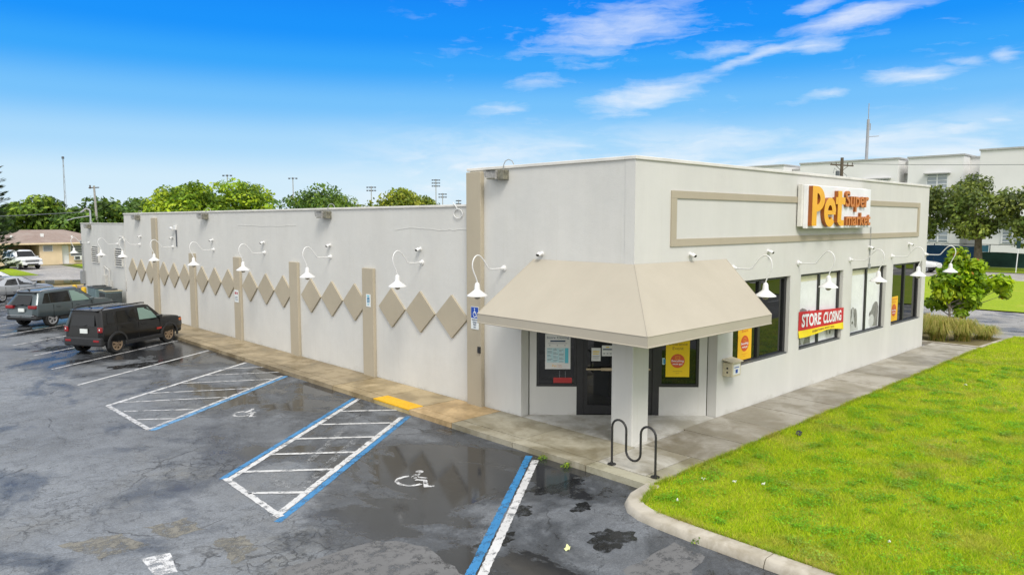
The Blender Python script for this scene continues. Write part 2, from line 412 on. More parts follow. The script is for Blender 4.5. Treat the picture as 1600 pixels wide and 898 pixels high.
def turf(name, a, bcol, dry):
    m, t, b, pos = newmat(name)
    n1 = NZ(t, pos, 0.5, 6, 0.65, 0.4)
    n2 = NZ(t, pos, 9, 4, 0.7)
    c = MX(t, MR(t, n2, 0.3, 0.7), (*a, 1), (*bcol, 1))
    c = MX(t, MR(t, n1, 0.54, 0.70, 0, 0.8), c, (*dry, 1))
    setc(t, b, 'Base Color', c)
    setc(t, b, 'Roughness', 0.9)
    b.inputs['Specular IOR Level'].default_value = 0.1
    bump(t, b, NZ(t, pos, 24, 3, 0.7), 0.8, 0.03)
turf('soil_turf', (0.24, 0.27, 0.02), (0.33, 0.36, 0.03), (0.34, 0.27, 0.10))
turf('far_turf', (0.19, 0.29, 0.015), (0.33, 0.42, 0.025), (0.36, 0.38, 0.05))
turf('mulch', (0.16, 0.13, 0.07), (0.22, 0.19, 0.09), (0.26, 0.22, 0.13))
turf('ground_turf', (0.09, 0.13, 0.03), (0.14, 0.18, 0.04), (0.16, 0.15, 0.07))

def leafmat(name, rough=0.5, trans=0.35, posvar=False):
    m, t, b, pos = newmat(name)
    at = nd(t, 'ShaderNodeAttribute', attribute_name='tint').outputs[0]
    if posvar:
        n = NZ(t, pos, 0.55, 5, 0.62, 0.4)
        at = MX(t, MR(t, n, 0.53, 0.68, 0, 0.62), at, (0.50, 0.38, 0.12, 1))
        at = MX(t, MR(t, NZ(t, pos, 1.3, 5, 0.6), 0.50, 0.66, 0, 0.5), at, (0.16, 0.34, 0.010, 1))
    setc(t, b, 'Base Color', at)
    setc(t, b, 'Roughness', rough)
    b.inputs['Specular IOR Level'].default_value = 0.3
    tr = nd(t, 'ShaderNodeBsdfTranslucent', {0: at})
    mx = nd(t, 'ShaderNodeMixShader', {0: trans, 1: b.outputs[0], 2: tr.outputs[0]})
    o = [n for n in t.nodes if n.type == 'OUTPUT_MATERIAL'][0]
    t.links.new(mx.outputs[0], o.inputs[0])
leafmat('leaf')
leafmat('grass_blade', 0.6, 0.4, True)
pm('bark', (0.15, 0.12, 0.09), 0.9, 0.3, 5, 12, 0.5)
pm('bark_pale', (0.24, 0.21, 0.17), 0.9, 0.25, 5, 12, 0.4)

# house roof shingles
m_, t_, b_, p_ = newmat('shingle')
w_ = nd(t_, 'ShaderNodeTexBrick', {'Vector': VS(t_, p_, 1, 1, 1), 'Scale': 3.0, 'Color1': (0.30, 0.22, 0.19, 1),
        'Color2': (0.24, 0.18, 0.155, 1), 'Mortar': (0.17, 0.13, 0.11, 1)}).outputs[0]
setc(t_, b_, 'Base Color', MX(t_, MR(t_, NZ(t_, p_, 0.8, 4), 0.35, 0.65, 0, 0.5), w_, (0.34, 0.29, 0.26, 1)))
setc(t_, b_, 'Roughness', 0.9)

# ------------------------------------------------------------------ mesh builder
class MB:
    def __init__(s):
        s.v, s.f, s.m, s.tint = [], [], [], None
    def add(s, vs, fs, mi=0, M4=None):
        o = len(s.v)
        if M4 is not None:
            vs = [tuple(M4 @ Vector(v)) for v in vs]
        s.v += [tuple(v) for v in vs]
        s.f += [tuple(i + o for i in f) for f in fs]
        s.m += [mi] * len(fs)
        return s
    def box(s, x0, x1, y0, y1, z0, z1, mi=0, M4=None):
        vs = [(x, y, z) for z in (z0, z1) for y in (y0, y1) for x in (x0, x1)]
        return s.add(vs, [(0, 2, 3, 1), (4, 5, 7, 6), (0, 1, 5, 4), (2, 6, 7, 3), (0, 4, 6, 2), (1, 3, 7, 5)], mi, M4)
    def prism(s, poly, z0, z1, mi=0, M4=None):      # polygon in xy, extruded in z
        n = len(poly)
        vs = [(x, y, z0) for x, y in poly] + [(x, y, z1) for x, y in poly]
        fs = [tuple(range(n))[::-1], tuple(range(n, 2 * n))] + [(i, (i + 1) % n, n + (i + 1) % n, n + i) for i in range(n)]
        return s.add(vs, fs, mi, M4)
    def sheet(s, poly, z, mi=0, M4=None):
        return s.add([(x, y, z) for x, y in poly], [tuple(range(len(poly)))], mi, M4)
    def quad(s, a, b, c, d, mi=0, M4=None):
        return s.add([a, b, c, d], [(0, 1, 2, 3)], mi, M4)
    def tube(s, pts, r, n=8, mi=0, M4=None, cap=True):
        pts = [Vector(p) for p in pts]
        rs = r if isinstance(r, (list, tuple)) else [r] * len(pts)
        vs, fs = [], []
        up = Vector((0.013, 0.021, 1))
        px = None
        for i, p in enumerate(pts):
            d = (pts[min(i + 1, len(pts) - 1)] - pts[max(i - 1, 0)]).normalized()
            if px is None:
                px = d.cross(up if abs(d.z) < 0.95 else Vector((1, 0.02, 0.01))).normalized()
            else:
                px = (px - d * px.dot(d)).normalized()
            py = d.cross(px)
            for k in range(n):
                a = 2 * math.pi * k / n
                vs.append(p + (px * math.cos(a) + py * math.sin(a)) * rs[i])
        for i in range(len(pts) - 1):
            for k in range(n):
                a, b = i * n + k, i * n + (k + 1) % n
                fs.append((a, b, b + n, a + n))
        if cap:
            fs.append(tuple(range(n))[::-1])
            fs.append(tuple(range((len(pts) - 1) * n, len(pts) * n)))
        return s.add(vs, fs, mi, M4)
    def lathe(s, prof, n=24, mi=0, M4=None, cap=True):   # prof of (r, z) about the z axis
        vs, fs = [], []
        for r_, z_ in prof:
            for k in range(n):
                a = 2 * math.pi * k / n
                vs.append((r_ * math.cos(a), r_ * math.sin(a), z_))
        for i in range(len(prof) - 1):
            for k in range(n):
                a, b = i * n + k, i * n + (k + 1) % n
                fs.append((a, b, b + n, a + n))
        if cap:
            fs.append(tuple(range(n))[::-1])
            fs.append(tuple(range((len(prof) - 1) * n, len(prof) * n)))
        return s.add(vs, fs, mi, M4)
    def build(s, name, mats, parent=None, off=(0, 0, 0), smooth=None, bevel=0.0, loc=None):
        me = bpy.data.meshes.new(name)
        ox, oy, oz = off
        me.from_pydata([(x - ox, y - oy, z - oz) for x, y, z in s.v], [], s.f)
        for m in (mats if isinstance(mats, (list, tuple)) else [mats]):
            me.materials.append(MATS[m])
        me.polygons.foreach_set('material_index', s.m)
        if smooth is not None:
            me.polygons.foreach_set('use_smooth', [True] * len(me.polygons))
            me.set_sharp_from_angle(angle=R(smooth))
        if s.tint is not None:
            ca = me.color_attributes.new('tint', 'FLOAT_COLOR', 'POINT')
            ca.data.foreach_set('color', np.array(s.tint, np.float32).ravel())
        me.update()
        o = bpy.data.objects.new(name, me)
        COL.objects.link(o)
        o.parent = parent
        if loc is not None:
            o.location = loc
        if bevel > 0:
            b = o.modifiers.new('bevel', 'BEVEL')
            b.width = bevel
            b.segments = 2
            b.limit_method = 'ANGLE'
            b.angle_limit = R(40)
        return o

def tag(o, label, cat, group=None, kind=None):
    if label: o['label'] = label
    if cat: o['category'] = cat
    if group: o['group'] = group
    if kind: o['kind'] = kind
    return o

def thing(name, label, cat, loc=(0, 0, 0), rz=0.0, group=None):
    o = bpy.data.objects.new(name, None)
    COL.objects.link(o)
    o.location = loc
    o.rotation_euler = (0, 0, rz)
    o.empty_display_size = 0.3
    return tag(o, label, cat, group)

def struct(o):
    o['kind'] = 'structure'
    return o

def copy_tree(o, parent=None):
    c = o.copy()
    COL.objects.link(c)
    if parent is not None:
        c.parent = parent
    for ch in o.children:
        copy_tree(ch, c)
    return c

def text_geo(body, extrude=0.0, offset=0.0):
    cu = bpy.data.curves.new('lettering', 'FONT')
    cu.body = body
    cu.size = 1.0
    cu.extrude = extrude
    cu.offset = offset
    cu.resolution_u = 4
    ob = bpy.data.objects.new('lettering', cu)
    COL.objects.link(ob)
    dg = bpy.context.evaluated_depsgraph_get()
    me = bpy.data.meshes.new_from_object(ob.evaluated_get(dg))
    vs = [tuple(v.co) for v in me.vertices]
    fs = [tuple(p.vertices) for p in me.polygons]
    ns = [p.normal.z for p in me.polygons]
    bpy.data.objects.remove(ob)
    bpy.data.curves.remove(cu)
    bpy.data.meshes.remove(me)
    return vs, fs, ns

def text_fit(mb, body, u0, u1, v0, v1, frame, depth=0.0, mi=0, side=None, offset=0.0):
    """lettering stretched to the box u0..u1, v0..v1; frame(u, v, w) gives the 3D point"""
    vs, fs, ns = text_geo(body, 0.05 if depth else 0.0, offset)
    if not vs:
        return
    a = np.array(vs)
    lo, hi = a.min(0), a.max(0)
    sx_, sy_ = (u1 - u0) / (hi[0] - lo[0]), (v1 - v0) / (hi[1] - lo[1])
    sz_ = depth / (hi[2] - lo[2]) if depth else 0
    pts = [frame(u0 + (p[0] - lo[0]) * sx_, v0 + (p[1] - lo[1]) * sy_, (p[2] - lo[2]) * sz_) for p in vs]
    o = len(mb.v)
    mb.v += [tuple(p) for p in pts]
    for f, n in zip(fs, ns):
        mb.f.append(tuple(i + o for i in f))
        mb.m.append(mi if (side is None or n > 0.5) else side)

def frame_front(y):     # plane facing -y, u = x, v = z
    return lambda u, v, w: (u, y - w, v)
def frame_left(x):      # plane facing -x, u runs towards -y
    return lambda u, v, w: (x - w, -u, v)
DU = Vector((1, -1, 0)).normalized()
DN = Vector((-1, -1, 0)).normalized()
DO = Vector((0.25, 3.27, 0))
def frame_diag(off):
    def f(u, v, w):
        p = DO + DU * u + DN * (off + w)
        return (p.x, p.y, v)
    return f

def wheelchair(n=20):
    """access symbol as polygons in a 1 x 1 box, upright"""
    P = []
    P.append([(0.40 + 0.085 * math.cos(2 * math.pi * k / 12), 0.90 + 0.085 * math.sin(2 * math.pi * k / 12)) for k in range(12)])
    P.append([(0.35, 0.79), (0.46, 0.79), (0.475, 0.60), (0.70, 0.60), (0.70, 0.53), (0.48, 0.53), (0.485, 0.46), (0.34, 0.46)])
    P.append([(0.48, 0.46), (0.72, 0.46), (0.86, 0.14), (0.97, 0.18), (0.99, 0.10), (0.80, 0.03), (0.66, 0.37), (0.48, 0.37)])
    arc = [(0.42 + 0.33 * math.cos(a), 0.33 + 0.33 * math.sin(a)) for a in [R(118 + (335 - 118) * k / n) for k in range(n + 1)]]
    arc2 = [(0.42 + 0.245 * math.cos(a), 0.33 + 0.245 * math.sin(a)) for a in [R(118 + (335 - 118) * k / n) for k in range(n + 1)]]
    for k in range(n):
        P.append([arc[k], arc[k + 1], arc2[k + 1], arc2[k]])
    return P

def sym(mb, frame, u0, v0, w, h, mi=0):
    for poly in wheelchair():
        mb.add([frame(u0 + x * w, v0 + y * h, 0) for x, y in poly], [tuple(range(len(poly)))], mi)

# ================================================================== SETTING
def rect(name, x0, x1, y0, y1, z, mat):
    return struct(MB().sheet([(x0, y0), (x1, y0), (x1, y1), (x0, y1)], z).build(name, mat))
rect('ground', -700, 900, -500, 1200, -0.03, 'ground_turf')
rect('parking_lot', -70, 0.4, -40, 58.5, 0.0, 'asphalt')
rect('rear_yard', 0.4, 33, 33.2, 58.5, 0.0, 'asphalt')
rect('side_driveway', 17.5, 33.6, -7.24, 33.2, 0.0, 'asphalt_side')
rect('street', -80, 58, 60.5, 67.5, 0.0, 'street_grey')
rect('street_apron', -8, 58, 58.5, 60.5, 0.004, 'asphalt_side')
rect('house_driveway', 2.4, 7.6, 67.5, 84.0, 0.004, 'street_grey')
rect('verge', -30, 2.4, 67.5, 80, 0.02, 'far_turf')
rect('verge_strip', -9, -0.2, 57.2, 60.0, 0.03, 'far_turf')
rect('house_lawn', 8.6, 30, 74, 84, 0.02, 'far_turf')
rect('house_forecourt', 7.6, 30, 67.5, 74, 0.008, 'street_grey')
rect('side_lawn', 33.6, 57.5, -40, 60, 0.06, 'far_turf')
rect('pavement', 57.5, 59.5, -60, 60.5, 0.05, 'street_grey')
rect('cross_street', 59.5, 68.5, -80, 160, 0.0, 'street_grey')
rect('far_verge', 68.5, 76, -80, 160, 0.05, 'far_turf')
rect('front_street', 0.4, 33.6, -24, -7.25, 0.0, 'asphalt_dry')
rect('front_verge', -60, 60, -34, -24, 0.02, 'far_turf')
mb = MB()
for k in range(9):
    mb.sheet([(1 + k * 3.5, -11.6), (2.9 + k * 3.5, -11.6), (2.9 + k * 3.5, -11.45), (1 + k * 3.5, -11.45)], 0.004)
struct(mb.build('lane_line', 'paint_white_line'))
# standing water where the lot meets the street
pud = [(-1.8, 55.6), (-0.4, 53.0), (1.6, 50.6), (4.5, 49.8), (7.5, 52.5), (8.2, 57.0), (6.0, 58.3), (3.9, 58.8), (2.0, 60.2), (0.6, 60.6), (-0.6, 58.8)]
struct(MB().sheet(pud, 0.012).build('puddle', 'water'))

# ---- parking-lot paint (each line its own sheet on the asphalt)
ZL = 0.004
def line(name, a, b, w, mat, z=ZL, side=0.0):
    a, b = Vector((*a, 0)), Vector((*b, 0))
    d = (b - a).normalized()
    n = Vector((-d.y, d.x, 0))
    a, b = a + n * side, b + n * side
    n = n * (w / 2)
    k = max(12, int((b - a).length / 0.06))
    mb = MB()
    P = [a.lerp(b, i / k) for i in range(k + 1)]
    lo = [p - n * (1 + rnd.uniform(-.13, .13)) for p in P]
    hi = [p + n * (1 + rnd.uniform(-.13, .13)) for p in P]
    mb.add([(p.x, p.y, z) for p in lo + hi], [(i, i + 1, k + 2 + i, k + 1 + i) for i in range(k)])
    return struct(mb.build(name, mat))
def yl(x, a, b):            # y on the line a-b at x
    return a[1] + (b[1] - a[1]) * (x - a[0]) / (b[0] - a[0])
# near access aisle
A0, A1 = (-6.86, 4.33), (-1.71, 8.09)
B0, B1 = (-6.91, 1.77), (-1.68, 5.52)
line('blue_parking_line', A0, A1, 0.12, 'paint_blue_line', side=-0.02)
line('parking_line', A0, A1, 0.12, 'paint_white_line', side=-0.16)
line('blue_parking_line', (-6.97, 1.72), B1, 0.13, 'paint_blue_line', side=0.03)
line('parking_line', (-6.80, 1.84), (-1.78, 5.44), 0.13, 'paint_white_line', side=0.18)
line('parking_line', (-6.78, 4.30), (-6.86, 1.90), 0.12, 'paint_white_line', z=0.008)
def hatch(L0, L1, R0, R1, y0s, slope, mat, w):
    for x0, y0 in y0s:
        # from the left line heading (1, slope) to the right line
        mR = (R1[1] - R0[1]) / (R1[0] - R0[0])
        x = (y0 - slope * x0 - (R0[1] - mR * R0[0])) / (mR - slope)
        line('hatching_line', (x0, y0), (x, y0 + slope * (x - x0)), w, mat, z=0.008)
Ls0, Ls1, Rs0, Rs1 = (-6.80, 4.18), (-1.65, 7.94), (-6.91, 2.00), (-1.68, 5.75)
hatch(Ls0, Ls1, Rs0, Rs1, [(x, yl(x, Ls0, Ls1)) for x in (-6.42, -5.55, -4.66, -3.72, -2.72)], -0.80, 'paint_white_line', 0.10)
line('hatching_line', (-6.79, 3.28), (-6.05, 2.63), 0.10, 'paint_white_line', z=0.008)
# ghost of the old hatching
line('faded_line', (-6.0, 4.2), (-6.3, 2.6), 0.2, 'paint_ghost', z=0.003)
line('faded_line', (-6.3, 2.6), (-3.4, 5.0), 0.16, 'paint_ghost', z=0.003)
line('faded_line', (-5.3, 4.0), (-2.4, 6.6), 0.14, 'paint_ghost', z=0.003)
# far access aisle
C0, C1 = (-6.79, 11.85), (-1.65, 15.07)
D0, D1 = (-6.75, 8.66), (-1.71, 12.09)
line('parking_line', C0, C1, 0.12, 'paint_white_line')
line('blue_parking_line', D0, D1, 0.15, 'paint_blue_old', side=-0.05)
line('parking_line', D0, D1, 0.10, 'paint_old_line', side=0.09)
line('parking_line', C0, (-6.74, 8.72), 0.12, 'paint_old_line', z=0.008)
D0s, D1s = (-6.74, 8.85), (-1.71, 12.25)
hatch(C0, C1, D0s, D1s, [(x, yl(x, C0, C1)) for x in (-6.52, -5.60, -4.50, -3.5, -2.6)], -0.60, 'paint_old_line', 0.09)
for a, b in (((-6.66, 10.91), (-5.25, 9.85)), ((-6.66, 9.85), (-6.0, 9.33))):
    line('hatching_line', a, b, 0.09, 'paint_old_line', z=0.008)
# ordinary stalls
for k in range(12):
    if k == 0: y = 15.12
    else: y = 15.12 + 3.2 * k
    line('parking_line', (-6.72, y), (-1.65, y + 3.19), 0.10, 'paint_old_line' if k else 'paint_white_line')
# right-hand edge of the last stall
E0, E1 = (-6.95, -2.52), (-1.70, 1.30)
line('blue_parking_line', E0, E1, 0.14, 'paint_blue_line', side=0.02)
line('parking_line', E0, (-1.9, 1.155), 0.14, 'paint_white_line', side=-0.15)
# access symbols
for (cx, cy, w_, h_, g) in ((-4.33, 1.86, 0.92, 0.88, 0), (-4.52, 8.62, 0.80, 0.82, 0)):
    up = Vector((math.cos(R(33)), math.sin(R(33)), 0))
    rt = Vector((up.y, -up.x, 0))
    mb = MB()
    fr = lambda u, v, w: tuple(Vector((cx, cy, ZL)) + rt * (u - 0.34) + up * (v - 0.32))
    sym(mb, fr, 0, 0, w_, h_)
    struct(mb.build('wheelchair_marking', 'paint_symbol'))
# repairs and wear in the asphalt
def blob(name, pts, mat, z=0.0025, jit=0.045):
    out = []
    for i, (x, y) in enumerate(pts):
        x2, y2 = pts[(i + 1) % len(pts)]
        for k in range(7):
            f = k / 7
            out.append((x + (x2 - x) * f + rnd.uniform(-jit, jit), y + (y2 - y) * f + rnd.uniform(-jit, jit)))
    return struct(MB().sheet(out, z).build(name, mat))
blob('painted_block', [(-8.99, 1.88), (-8.62, 1.80), (-8.75, 1.12), (-9.02, 1.22)], 'paint_symbol', jit=0.006)
blob('asphalt_patch', [(-9.75, 3.2), (-8.95, 3.05), (-8.72, 2.3), (-9.4, 2.3)], 'patch_beige')
blob('asphalt_patch', [(-8.6, 3.0), (-8.0, 2.9), (-7.95, 2.3), (-8.5, 2.3)], 'patch_beige')
blob('asphalt_patch', [(-8.0, 1.8), (-7.6, 1.6), (-7.6, 1.1), (-8.1, 0.8)], 'patch_beige')
blob('asphalt_patch', [(-4.3, -3.1), (-3.05, -3.1), (-3.1, -3.65), (-4.6, -4.0)], 'patch_grey', jit=0.05)
blob('asphalt_patch', [(-7.7, 0.2), (-6.2, 0.1), (-5.8, -0.6), (-6.0, -2.0), (-9.0, -1.2)], 'patch_grey')
def stain(cx, cy, rx, ry, seed):
    rr = random.Random(seed)
    ph = [rr.uniform(0, 6.28) for _ in range(4)]
    pts = []
    for k in range(64):
        a = 2 * math.pi * k / 64
        f = 1 + .22 * math.sin(2 * a + ph[0]) + .16 * math.sin(3 * a + ph[1]) + .12 * math.sin(7 * a + ph[2]) + .07 * math.sin(13 * a + ph[3]) + rr.uniform(-.05, .05)
        pts.append((cx + rx * f * math.cos(a), cy + ry * f * math.sin(a)))
    return struct(MB().sheet(pts, 0.0025).build('oil_stain', 'patch_dark'))
stain(-3.0, -1.22, .20, .16, 1); stain(-3.85, -0.65, .24, .16, 2); stain(-3.62, -2.35, .34, .36, 3)
stain(-2.6, -0.3, .5, .22, 7); stain(-4.9, -1.2, .3, .2, 8)
stain(-4.1, 17.1, 1.1, .55, 4); stain(-4.9, 22.5, 1.4, .9, 5); stain(-4.9, 29.0, 1.3, .7, 6)

# ---- sidewalk: individually cast slabs with open joints
mb = MB()
mb.tint = []
SZ = 0.125
def slab(poly, tint, z1=SZ):
    n0 = len(mb.v)
    mb.prism(poly, -0.05, z1)
    mb.tint += [(*tint, 1)] * (len(mb.v) - n0)
def srect(x0, x1, y0, y1, tint, g=0.011):
    slab([(x0 + g, y0 + g), (x1 - g, y0 + g), (x1 - g, y1 - g), (x0 + g, y1 - g)], tint, SZ + rnd.uniform(-0.003, 0.003))
ys = [-0.1, 1.95, 4.0, 5.68, 7.3, 9.4] + [9.4 + 2.0 * k for k in range(1, 13)]
for a, b in zip(ys[:-1], ys[1:]):
    k = rnd.uniform(0.88, 1.08)
    if 3.9 < a < 9.3:
        tn = (0.50 * k, 0.36 * k, 0.19 * k)
        if a in (5.68, 7.3): tn = (0.43 * k, 0.34 * k, 0.20 * k)
    elif a < 3.9:
        tn = (0.40 * k, 0.37 * k, 0.28 * k)
    else:
        tn = (0.34 * k, 0.275 * k, 0.175 * k)
    if a == 5.68:
        srect(-1.13, -0.001, a, b, tn)
        srect(-1.6, -1.13, a, b, (0.5, 0.4, 0.2))
    else:
        srect(-1.25, -0.001, a, b, tn)
        k2_ = rnd.uniform(0.84, 1.04)
        srect(-1.6, -1.25, a, b, tuple(v * k2_ for v in tn))
srect(-1.6, -1.25, -1.6, -0.1, (0.40, 0.38, 0.28))
srect(-1.25, 0.3, -1.25, -0.1, (0.47, 0.45, 0.39))
srect(-1.25, 0.3, -1.6, -1.25, (0.36, 0.34, 0.25))
x = 0.3
while x < 19.0:
    x2 = min(x + 1.56, 19.2)
    k = rnd.uniform(0.82, 1.08)
    srect(x, x2, -1.6, -0.002 if x > 0.5 else -0.1, (0.38 * k, 0.355 * k, 0.30 * k))
    x = x2
# entrance floor under the awning
slab([(0.007, -0.093), (0.31, -0.093), (3.27, 0.0), (3.27, 0.26), (0.26, 3.27), (0.007, 3.27)], (0.55, 0.54, 0.50))
side = mb.build('sidewalk', 'slab')
struct(side)
struct(MB().box(-1.57, 19.15, -1.57, 0.0, -0.04, 0.095).box(-1.57, 0.0, 0.0, 33.3, -0.04, 0.095).box(0, 3.27, 0.0, 3.27, -0.04, 0.095).build('sidewalk_base', 'joint_dark'))
mb = MB()
mb.box(-1.595, -1.14, 5.70, 7.28, 0.10, 0.134)
for i in range(5):
    for j in range(16):
        mb.box(-1.57 + i * 0.09, -1.53 + i * 0.09, 5.73 + j * 0.097, 5.77 + j * 0.097, 0.134, 0.138)
struct(mb.build('tactile_paving', 'tactile_yellow'))

# ---- concrete kerb round the lawn
path = [(-1.50, -1.60), (-1.78, -1.64), (-2.05, -1.68), (-2.30, -1.80), (-2.48, -1.99), (-2.58, -2.24), (-2.63, -2.6), (-2.66, -3.2), (-2.66, -4.4)]
prof = [(-0.175, -0.03), (-0.17, 0.03), (-0.135, 0.105), (-0.10, 0.130), (0.12, 0.130), (0.135, 0.11), (0.135, -0.03)]
def kerb(mb, path):
    vs, fs = [], []
    n = len(prof)
    for i, p in enumerate(path):
        a, b = path[max(0, i - 1)], path[min(len(path) - 1, i + 1)]
        dx, dy = b[0] - a[0], b[1] - a[1]
        l = math.hypot(dx, dy)
        nx, ny = -dy / l, dx / l       # left of travel = lawn side
        for u, z in prof:
            vs.append((p[0] + nx * u, p[1] + ny * u, z))
    for i in range(len(path) - 1):
        for k in range(n - 1):
            a = i * n + k
            fs.append((a, a + 1, a + n + 1, a + n))
    fs.append(tuple(range(n)))
    fs.append(tuple(range((len(path) - 1) * n, len(path) * n))[::-1])
    mb.add(vs, fs)
# travel runs -x then -y: the lawn lies on the left of it
mb = MB()
kerb(mb, path)
for a, b in ((-4.415, -7.4),):
    kerb(mb, [(-2.66, a), (-2.66, (a + b) / 2), (-2.66, b)])
struct(mb.build('kerb', 'kerb_concrete', smooth=50))
mb = MB()
mb.box(19.215, 19.38, -1.62, 1.6, -0.02, 0.13)
mb.prism([(19.385, -1.62), (19.385, -1.48), (22.8, -1.66), (22.8, -1.80)], -0.02, 0.12)
struct(mb.build('bed_edging', 'kerb_concrete'))
struct(MB().sheet([(19.38, -1.5), (22.7, -1.68), (23.4, 2.6), (19.38, 2.6)], 0.06).build('planting_bed', 'mulch'))

# ---- lawn
lawn = [(-2.5, -7.35), (23.3, -7.35), (23.3, -1.82), (19.2, -1.64), (-1.6, -1.62), (-2.1, -1.72), (-2.45, -2.1)]
struct(MB().sheet(lawn, 0.10).build('lawn', 'soil_turf'))
rng = np.random.default_rng(5)
def tri_mesh(name, V, F4, tint, mat, parent=None, loc=None):
    me = bpy.data.meshes.new(name)
    k = F4.shape[1]
    me.vertices.add(len(V))
    me.vertices.foreach_set('co', V.astype(np.float32).ravel())
    me.loops.add(F4.size)
    me.loops.foreach_set('vertex_index', F4.astype(np.int32).ravel())
    me.polygons.add(len(F4))
    me.polygons.foreach_set('loop_start', np.arange(0, F4.size, k, dtype=np.int32))
    me.materials.append(MATS[mat])
    me.update(calc_edges=True)
    ca = me.color_attributes.new('tint', 'FLOAT_COLOR', 'POINT')
    ca.data.foreach_set('color', np.concatenate([tint, np.ones((len(tint), 1))], 1).astype(np.float32).ravel())
    me.validate()
    o = bpy.data.objects.new(name, me)
    COL.objects.link(o)
    o.parent = parent
    if loc is not None: o.location = loc
    return o

def blades(n, x0, x1, y0, y1, hmin, hmax, w, z):
    x = rng.uniform(x0, x1, n); y = rng.uniform(y0, y1, n)
    keep = (x > -2.47) & ((x > -1.6) | (y < -1.75 - 0.55 * np.clip(-1.7 - x, 0, 1))) & (y < -1.64 - 0.04 * np.clip(x - 19.2, 0, 4.2))
    for (bx, by, br, bs) in ((-0.6, -2.1, .55, .8), (0.35, -2.45, .5, .65), (2.6, -2.1, .45, .6), (5.2, -4.4, .5, .7), (0.9, -5.2, .5, .5), (3.6, -3.3, .4, .5), (-1.7, -2.6, .4, .5), (8.5, -3.1, .7, .6), (-0.9, -4.3, .35, .5), (12.5, -4.0, .8, .6)):
        dd = np.hypot(x - bx, (y - by) * 1.5) / br
        keep &= rng.random(len(x)) > bs * np.clip(1.5 - dd, 0, 1)
    x, y = x[keep], y[keep]
    n = len(x)
    a = rng.uniform(0, 2 * np.pi, n)
    h = rng.uniform(hmin, hmax, n) * (0.75 + 0.5 * np.sin(x * 1.7 + np.cos(y * 2.3) * 2) ** 2)
    lean = rng.normal(0, 0.55, (n, 2)) * h[:, None]
    dx, dy = np.cos(a) * w, np.sin(a) * w
    V = np.zeros((n, 3, 3))
    V[:, 0] = np.stack([x - dx, y - dy, np.full(n, z)], 1)
    V[:, 1] = np.stack([x + dx, y + dy, np.full(n, z)], 1)
    V[:, 2] = np.stack([x + lean[:, 0], y + lean[:, 1], z + h], 1)
    pal = np.array([[0.40, 0.56, 0.010], [0.52, 0.66, 0.014], [0.60, 0.68, 0.025], [0.24, 0.42, 0.012], [0.62, 0.56, 0.09]])
    tn = pal[rng.choice(5, n, p=[0.32, 0.32, 0.17, 0.14, 0.05])] * rng.uniform(0.8, 1.2, (n, 1))
    return V.reshape(-1, 3), np.repeat(tn, 3, 0)
parts_ = [blades(170000, -2.5, 9, -7.4, -1.62, 0.03, 0.085, 0.006, 0.095),
          blades(60000, 9, 23.3, -6.2, -1.62, 0.03, 0.075, 0.010, 0.095),
          blades(15000, -2.5, 23.3, -7.35, -6.0, 0.03, 0.07, 0.008, 0.095)]
# broad-leaved weeds in low mats
cx = rng.uniform(-2.3, 16, 520); cy = rng.uniform(-7.2, -1.75, 520)
def weeds(cx, cy, per, rad, sz):
    n = len(cx) * per
    r = np.repeat(rng.uniform(0.4, 1.0, len(cx)), per) * rad
    x = np.repeat(cx, per) + rng.normal(0, 1, n) * r
    y = np.repeat(cy, per) + rng.normal(0, 1, n) * r
    k = (y < -1.7) & (x > -2.4) & ((x > -1.6) | (y < -2.0))
    x, y = x[k], y[k]
    n = len(x)
    s = rng.uniform(0.6, 1.2, n) * sz
    a = rng.uniform(0, 2 * np.pi, n)
    z = rng.uniform(0.12, 0.17, n)
    V = np.zeros((n, 3, 3))
    for j in range(3):
        aa = a + j * 2.094
        V[:, j] = np.stack([x + np.cos(aa) * s, y + np.sin(aa) * s, z + rng.normal(0, 0.35, n) * s], 1)
    tn = np.array([0.18, 0.40, 0.015]) * rng.uniform(0.7, 1.6, (n, 1))
    return V.reshape(-1, 3), np.repeat(tn, 3, 0)
parts_.append(weeds(cx, cy, 90, 0.15, 0.020))
def fringe(n, pa, pb, spread):
    f = rng.random(n)
    gap = np.sin(f * 90 + np.sin(f * 37) * 2) + rng.normal(0, .6, n) > -0.5
    f = f[gap]; n = len(f)
    x = pa[0] + (pb[0] - pa[0]) * f + rng.normal(0, spread, n)
    y = pa[1] + (pb[1] - pa[1]) * f + rng.normal(0, spread, n)
    h = rng.uniform(.03, .09, n); a = rng.uniform(0, 6.28, n)
    L = rng.normal(0, .7, (n, 2)) * h[:, None]
    V = np.stack([np.stack([x - np.cos(a) * .006, y - np.sin(a) * .006, np.full(n, .10)], 1), np.stack([x + np.cos(a) * .006, y + np.sin(a) * .006, np.full(n, .10)], 1),
                  np.stack([x + L[:, 0], y + L[:, 1], .115 + h], 1)], 1)
    tn = np.array([[.40, .52, .02], [.26, .40, .014], [.52, .46, .10]])[rng.integers(0, 3, n)] * rng.uniform(.75, 1.2, (n, 1))
    return V.reshape(-1, 3), np.repeat(tn, 3, 0)
parts_ += [fringe(16000, (-1.5, -1.645), (19.0, -1.655), .022), fringe(3500, (-2.50, -2.4), (-2.50, -7.2), .018), fringe(900, (-1.6, -1.70), (-2.35, -2.0), .02)]
V = np.concatenate([p[0] for p in parts_]); T = np.concatenate([p[1] for p in parts_])
g_ = tri_mesh('grass', V, np.arange(len(V)).reshape(-1, 3), T, 'grass_blade')
tag(g_, 'short bright yellow-green grass with low weeds on the corner lawn', 'grass', kind='stuff')

